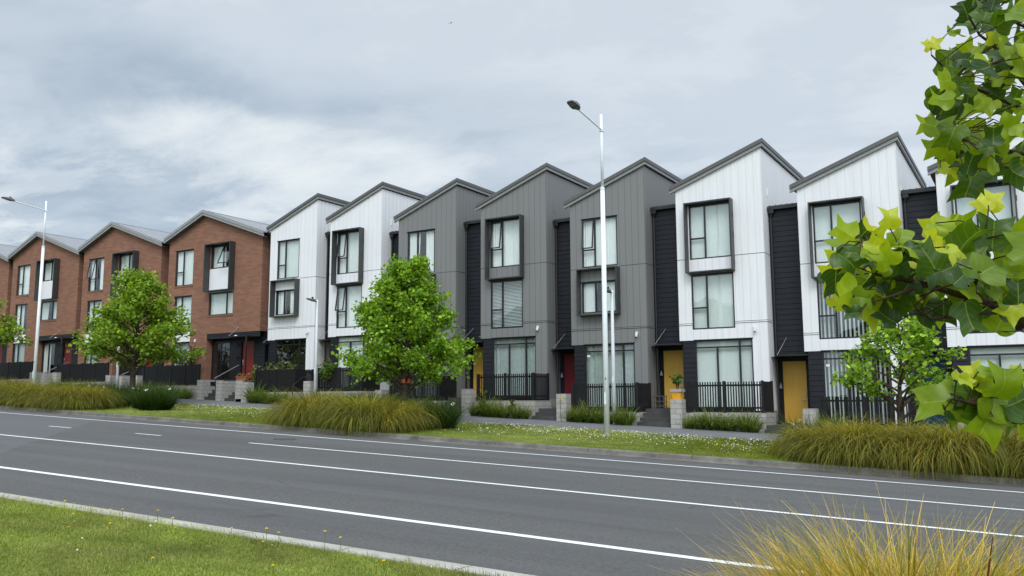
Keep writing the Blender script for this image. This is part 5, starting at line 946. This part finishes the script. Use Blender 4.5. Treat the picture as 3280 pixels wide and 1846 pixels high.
# dandelions on the near lawn
DH = []; DQ = []
for k in range(18):
    a = k*2.39996; l = .018*(.45+.55*(k/18)); i = len(DH); h = .008*(1-k/18)
    for u, w in ((0, 0), (l, .005), (l*1.35, 0), (l, -.005)): DH.append((math.cos(a)*u-math.sin(a)*w, math.sin(a)*u+math.cos(a)*w, h-.004*(u > 0)))
    DQ.append((i, i+1, i+2, i+3))
DHM = np_mesh('flower_head', DH, quads=DQ, col=np.tile([[.85, .58, .01]], (len(DH), 1)), mat=PETAL)
STM = plain('green_stem', (.08, .14, .03), .6)
for x, y, z in [(-11.9, -26.78, -1.31), (-10.99, -26.73, -1.31), (-10.19, -27.1, -1.38), (-9.39, -27.63, -1.41), (-10.3, -26.79, -1.37), (-10.08, -26.68, -1.37), (-9.31, -27.18, -1.42), (-9.84, -26.67, -1.35), (-9.5, -26.81, -1.41), (-9.2, -26.63, -1.33), (-8.93, -26.62, -1.4), (-8.53, -26.88, -1.45), (-7.95, -26.57, -1.45), (-7.41, -26.54, -1.42), (-7.23, -26.53, -1.45), (-7.15, -26.82, -1.5), (-7.35, -28.01, -1.5), (-6.23, -27.53, -1.54), (-6.57, -26.5, -1.39), (-6.36, -26.49, -1.44), (-5.59, -26.7, -1.57)]:
    g0 = gz(x, y); t = thing('dandelion', (x, y, g0), 'small yellow dandelion flower on the near lawn along the kerb', 'dandelion', 'dandelions on the near lawn')
    h = max(.04, z-g0); MB().tube([(0, 0, 0), (.004, 0, h*.6), (0, 0, h)], .0025, 4).build('stem', STM, t); f = mobj('flower_head', DHM, t, (0, 0, h), sc=.9); f.rotation_euler = (rr.uniform(.1, .6), rr.uniform(-.3, .3), 0)

# ------------------------------------------------------------------ grass clump and flax in the foreground
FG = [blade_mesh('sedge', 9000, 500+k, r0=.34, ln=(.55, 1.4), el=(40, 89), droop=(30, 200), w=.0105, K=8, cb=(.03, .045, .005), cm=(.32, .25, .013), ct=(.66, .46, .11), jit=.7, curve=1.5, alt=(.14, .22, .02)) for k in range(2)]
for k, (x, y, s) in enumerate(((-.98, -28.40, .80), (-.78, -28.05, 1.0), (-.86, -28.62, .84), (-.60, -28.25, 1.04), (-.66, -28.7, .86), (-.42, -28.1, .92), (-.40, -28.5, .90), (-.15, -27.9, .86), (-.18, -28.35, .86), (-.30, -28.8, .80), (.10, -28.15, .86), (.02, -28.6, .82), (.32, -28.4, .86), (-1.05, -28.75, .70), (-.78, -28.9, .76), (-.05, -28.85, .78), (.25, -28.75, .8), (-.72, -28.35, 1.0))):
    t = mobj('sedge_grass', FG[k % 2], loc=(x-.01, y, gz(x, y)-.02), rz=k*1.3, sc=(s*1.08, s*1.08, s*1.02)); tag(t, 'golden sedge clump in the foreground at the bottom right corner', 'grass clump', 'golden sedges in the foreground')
fx = thing('flax_clump', (-.68, -28.3, gz(-.68, -28.3)), 'few stiff broad flax blades rising out of the golden foreground grass', 'flax')
for k, (a, l, e, c) in enumerate(((3.0, 1.30, 62, (.10, .10, .03)), (2.6, 1.36, 74, (.42, .27, .18)), (.4, 1.15, 78, (.05, .09, .03)), (5.6, 1.2, 80, (.14, .03, .025)), (.2, 1.2, 70, (.05, .09, .03)), (1.4, 1.1, 82, (.06, .10, .03)))):
    v, q, cc = blades(1, 900+k, r0=.3, ln=(l, l), el=(e, e), droop=(4, 12), w=.03, K=5, cb=c, cm=c, ct=c, az=np.array([a]), jit=.0); mobj('blade', np_mesh('blade', v, quads=q, col=cc, mat=BLADE), fx)

# ------------------------------------------------------------------ tulip tree overhanging from the right
ft = thing('tulip_tree', (1.35, -30.75, gz(1.35, -30.75)-.05), 'tulip tree reaching into the right edge with large bright lobed leaves close to the camera', 'tree')
TO = Vector(ft.location)
tk = [Vector(p)-TO for p in ((1.35, -30.75, gz(1.35, -30.75)-.05), (1.33, -30.75, -.6), (1.28, -30.72, .8), (1.3, -30.7, 2.4), (1.25, -30.7, 4.2))]
MB().tube(tk, [.11, .095, .08, .06, .03], 12).build('trunk', BARK, ft, smooth=True)
TW = [[Vector(p)-TO for p in t] for t in TWIGS]
def trunk_at(z):
    zs = [p.z for p in tk]; return Vector((float(np.interp(z, zs, [p.x for p in tk])), float(np.interp(z, zs, [p.y for p in tk])), z))
BRM = []
for i, t in enumerate(TW):
    if i in (0, 6, 7, 8, 9, 10, 12):
        t = [trunk_at(t[0].z-.25), t[0].lerp(trunk_at(t[0].z-.12), .5)]+t; r0 = .0125 if i == 0 else .010
    else: r0 = .0045
    n = len(t); BRM.append(MB().tube(t, [r0*(1-.75*k/(n-1)) for k in range(n)], 7))
def crom(ps, sub=3):
    o = []
    for i in range(len(ps)-1):
        p0, p1, p2, p3 = (np.array(ps[max(0, min(len(ps)-1, j))]) for j in (i-1, i, i+1, i+2))
        for k in range(sub):
            t = k/sub; o.append(tuple(.5*((2*p1)+(-p0+p2)*t+(2*p0-5*p1+4*p2-p3)*t*t+(-p0+3*p1-3*p2+p3)*t**3)))
    return o+[tuple(ps[-1])]
half = crom([(.02, .0), (.16, -.055), (.34, -.02), (.47, .09), (.56, .24)])[:-1]+crom([(.56, .24), (.43, .33), (.345, .44), (.36, .56), (.41, .70), (.45, .90)])[:-1]+crom([(.45, .90), (.30, .835), (.14, .79), (.0, .745)], 2)
nh = len(half); half = [(u, v, .745*(i/(nh-1))**1.15) for i, (u, v) in enumerate(half)]
LV, LQ, LC, LU = [], [], [], []
lr = random.Random(6)
rows = [[float(q) for q in s.split(',')] for s in LEAVES.split(';')]
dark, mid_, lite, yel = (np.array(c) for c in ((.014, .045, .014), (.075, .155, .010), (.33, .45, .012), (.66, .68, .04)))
for row in rows:
    c = Vector(row[0:3])-TO; ax = Vector(row[3:6]); nn = Vector(row[6:9]); sz, tone = row[9], row[10]; sd = ax.cross(nn)
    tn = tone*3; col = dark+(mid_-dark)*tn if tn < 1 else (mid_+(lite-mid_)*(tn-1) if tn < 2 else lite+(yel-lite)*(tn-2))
    cu, fo, tw = lr.uniform(-1.3, .5), lr.uniform(.1, .95), lr.uniform(-.8, .8); wd = lr.uniform(.82, 1.0); wv, wp = lr.uniform(.02, .06), lr.uniform(0, 6)
    for sgn in (-1, 1):
        lob = lr.uniform(.9, 1.08); i0 = len(LV)
        for u, v, mv in half:
            for f in (0, .5, 1.0):
                uu = sgn*u*f*wd*lob; vv = mv+(v-mv)*f
                h = fo*abs(uu)-1.5*fo*uu*uu+cu*(vv-.35)**2+tw*uu*vv*.6+wv*math.sin(8*vv+5*uu+wp)*f-.6*max(0, abs(uu)-.3)**2*(1+vv)
                p = c+(sd*uu+ax*vv+nn*h)*sz; LV.append(tuple(p)); LU.append((uu, vv)); LC.append(tuple(col))
        for k in range(len(half)-1):
            for j in range(2):
                a = i0+k*3+j; LQ.append((a, a+1, a+4, a+3) if sgn > 0 else (a, a+3, a+4, a+1))
    # petiole to the nearest twig point
    best = min(((p-c).length, ti, tuple(p)) for ti, t in enumerate(TW) for a, b in zip(t[:-1], t[1:]) for p in (a, a.lerp(b, .33), a.lerp(b, .66), b))
    bp = Vector(best[2]); BRM[best[1]].tube([c+ax*sz*.02, c.lerp(bp, .5)+Vector((0, 0, .01)), bp], .0014, 4, False)
for q in BRM: q.build('branch', TWIG, ft, smooth=True)
mobj('crown', np_mesh('crown', LV, quads=LQ, col=LC, mat=BIGLEAF, uv=LU, smooth=True), ft)

# ------------------------------------------------------------------ houses across the road (mirrored in the panes)
for k, x in enumerate((-74, -52, -30, -8)):
    z = gz(x, -55)-.1; t = thing('gabled_house', (x, -55, z), 'grey gabled house across the road, seen only mirrored in the window panes', 'house', 'houses mirrored in the windows')
    w_ = MB(); w_.poly([(-8, 0, 0), (-8, 0, 7.6), (0, 0, 11.2), (8, 0, 7.6), (8, 0, 0)]); w_.quad((-8, 0, 0), (-8, -9, 0), (-8, -9, 7.6), (-8, 0, 7.6)); w_.quad((8, 0, 0), (8, 0, 7.6), (8, -9, 7.6), (8, -9, 0)); w_.poly([(-8, -9, 0), (8, -9, 0), (8, -9, 7.6), (0, -9, 11.2), (-8, -9, 7.6)]); w_.build('wall', (GREY, BRICK)[k % 2], t)
    r_ = MB(); r_.extr([(-8.5, .5, 7.4), (0, .5, 11.22), (0, .5, 11.5), (-8.5, .5, 7.68)], (0, -10, 0)); r_.extr([(0, .5, 11.22), (8.5, .5, 7.4), (8.5, .5, 7.68), (0, .5, 11.5)], (0, -10, 0)); r_.build('roof', ROOFD, t)
    for a in (-5.5, -.9, 3.7):
        for zz_ in (1.2, 4.6): MB().box(a, a+1.8, .0, .05, zz_, zz_+1.6).build('window', FRAME, t)

# ------------------------------------------------------------------ bird
b = thing('bird', (-33.6, 13.0, 26.35), 'small dark bird gliding alone high in the cloudy sky', 'bird')
bd = MB(); bd.tube([(-.2, 0, .03), (-.08, 0, .0), (.1, 0, 0), (.24, 0, .02)], [.01, .06, .07, .01], 8); bd.build('body', DARKP, b, smooth=True)
wg = MB(); wg.extr([(.12, 0, .02), (-.32, .42, .16), (-.1, .02, .02)], (0, 0, .015)); wg.extr([(.12, 0, .02), (-.1, -.02, .02), (-.40, -.42, -.1)], (0, 0, .015)); wg.build('wing', DARKP, b)
b.rotation_euler = (.35, .1, -.35); b.scale = (.5, .5, .5)

# ------------------------------------------------------------------ light and sky
SUN = Vector((.40, -.62, .80)).normalized()
wd = bpy.data.worlds.new('World'); SC.world = wd; wd.use_nodes = True; nt = wd.node_tree; nt.nodes.clear(); n = N(nt)
out = n.n('OutputWorld'); bg = n.n('Background'); bg.inputs[1].default_value = .1; n.l(bg.outputs[0], out.inputs[0])
sky = n.n('TexSky', sky_type='NISHITA'); sky.sun_disc = False; sky.sun_elevation = math.asin(SUN.z); sky.sun_rotation = math.atan2(SUN.x, SUN.y)
tc = n.n('TexCoord'); dx, dy, dz = n.xyz(tc.outputs['Generated'])
zz = n.math('ADD', n.math('MAXIMUM', dz, 0.0), .24)
p = n.comb(n.math('DIVIDE', dx, zz), n.math('DIVIDE', dy, zz), n.math('MULTIPLY', dz, 2.0))
mp = n.n('Mapping'); n.l(p, mp.inputs[0]); mp.inputs['Rotation'].default_value = (0, 0, SKYROT); mp.inputs['Scale'].default_value = (.7, 1.0, 1); mp.inputs['Location'].default_value = SKYLOC
wv = n.n('TexNoise'); wv.inputs['Scale'].default_value = 1.6; wv.inputs['Detail'].default_value = 3; n.l(mp.outputs[0], wv.inputs['Vector'])
wo = n.n('VectorMath', operation='SCALE'); n.l(wv.outputs['Color'], wo.inputs[0]); wo.inputs[3].default_value = .35
wa = n.n('VectorMath', operation='ADD'); n.l(mp.outputs[0], wa.inputs[0]); n.l(wo.outputs[0], wa.inputs[1]); q = wa.outputs[0]
big = n.noise(q, .95, 5, .5); medn = n.noise(q, 2.1, 9, .62); fine = n.noise(q, 5.5, 8, .62)
low = n.mapr(dz, .06, .42, 1, 0, True)
left = n.mapr(dx, -.95, .05, 1, .25, True)
dk = n.math('ADD', n.math('MULTIPLY', n.mapr(big, .45, .57, 0, 1, True), .62), n.math('MULTIPLY', n.mapr(medn, .46, .565, 0, 1, True), n.math('ADD', .24, n.math('MULTIPLY', n.math('MULTIPLY', low, left), .85))), clamp=True)
def mass(d, ra, re, edge):
    s_ = n.n('VectorMath', operation='SUBTRACT'); n.l(tc.outputs['Generated'], s_.inputs[0]); s_.inputs[1].default_value = d
    m_ = n.n('VectorMath', operation='MULTIPLY'); n.l(s_.outputs[0], m_.inputs[0]); m_.inputs[1].default_value = (1/ra, 1/ra, 1/re)
    l_ = n.n('VectorMath', operation='LENGTH'); n.l(m_.outputs[0], l_.inputs[0])
    return n.mapr(n.math('ADD', l_.outputs['Value'], n.math('MULTIPLY', n.math('SUBTRACT', medn, .5), edge)), .25, 1.15, 1, 0, True)
mass_d = n.math('MAXIMUM', mass((-.809, .486, .332), .27, .075, 3.2), n.math('MULTIPLY', mass((-.577, .754, .315), .23, .055, 3.4), .95))
mass_b = n.math('MAXIMUM', mass((-.744, .601, .285), .12, .04, 2.5), mass((-.655, .708, .264), .20, .035, 3.0))
dk = n.math('MULTIPLY', n.math('ADD', n.math('MULTIPLY', dk, .75), n.math('MULTIPLY', mass_d, .46), clamp=True), n.math('SUBTRACT', 1.0, n.math('MULTIPLY', mass_b, .6)))
dk = n.math('MULTIPLY', dk, n.math('ADD', n.math('MULTIPLY', n.mapr(fine, .38, .62, .35, -.5), low), .95), clamp=True)
br = n.math('MULTIPLY', n.mapr(fine, .40, .58, .35, 1, True), n.math('MULTIPLY', low, n.mapr(medn, .40, .52, 1, 0, True)))
br = n.math('MAXIMUM', br, n.math('MULTIPLY', mass_b, n.mapr(fine, .35, .6, .3, .9)))
c = n.mix(dk, (7.3, 8.02, 8.75), (4.0, 5.0, 6.1))
c = n.mix(n.math('MULTIPLY', br, n.math('ADD', .35, n.math('MULTIPLY', left, .6))), c, (9.2, 9.7, 9.75))
c = n.mix(n.mapr(dz, .0, .12, .25, 0, True), c, (7.2, 8.1, 8.6))
# the layer is thinner overhead and towards the hidden sun
dt = n.n('VectorMath', operation='DOT_PRODUCT'); n.l(tc.outputs['Generated'], dt.inputs[0]); dt.inputs[1].default_value = SUN
gain = n.math('ADD', n.mapr(dz, .42, .95, 1.0, ZEN, True), n.mapr(dt.outputs['Value'], .2, 1.0, 0, SUNG, True))
c = n.mix(1.0, c, n.comb(gain, gain, gain), 'MULTIPLY')
n.l(n.mix(.9, sky.outputs[0], c), bg.inputs[0])
sl = bpy.data.lights.new('sun', 'SUN'); sl.energy = SUNE; sl.angle = math.radians(24); sl.color = (1, .985, .975)
so = bpy.data.objects.new('sun', sl); COL.objects.link(so); so.rotation_euler = SUN.to_track_quat('Z', 'Y').to_euler(); so.location = (10, -40, 40)
SC.view_settings.view_transform = 'Standard'; SC.view_settings.look = 'None'; SC.view_settings.exposure = EXPO; SC.view_settings.gamma = 1
cy = SC.cycles; cy.max_bounces = 10; cy.transparent_max_bounces = 16; cy.diffuse_bounces = 4; cy.glossy_bounces = 4; cy.transmission_bounces = 6; cy.use_denoising = True
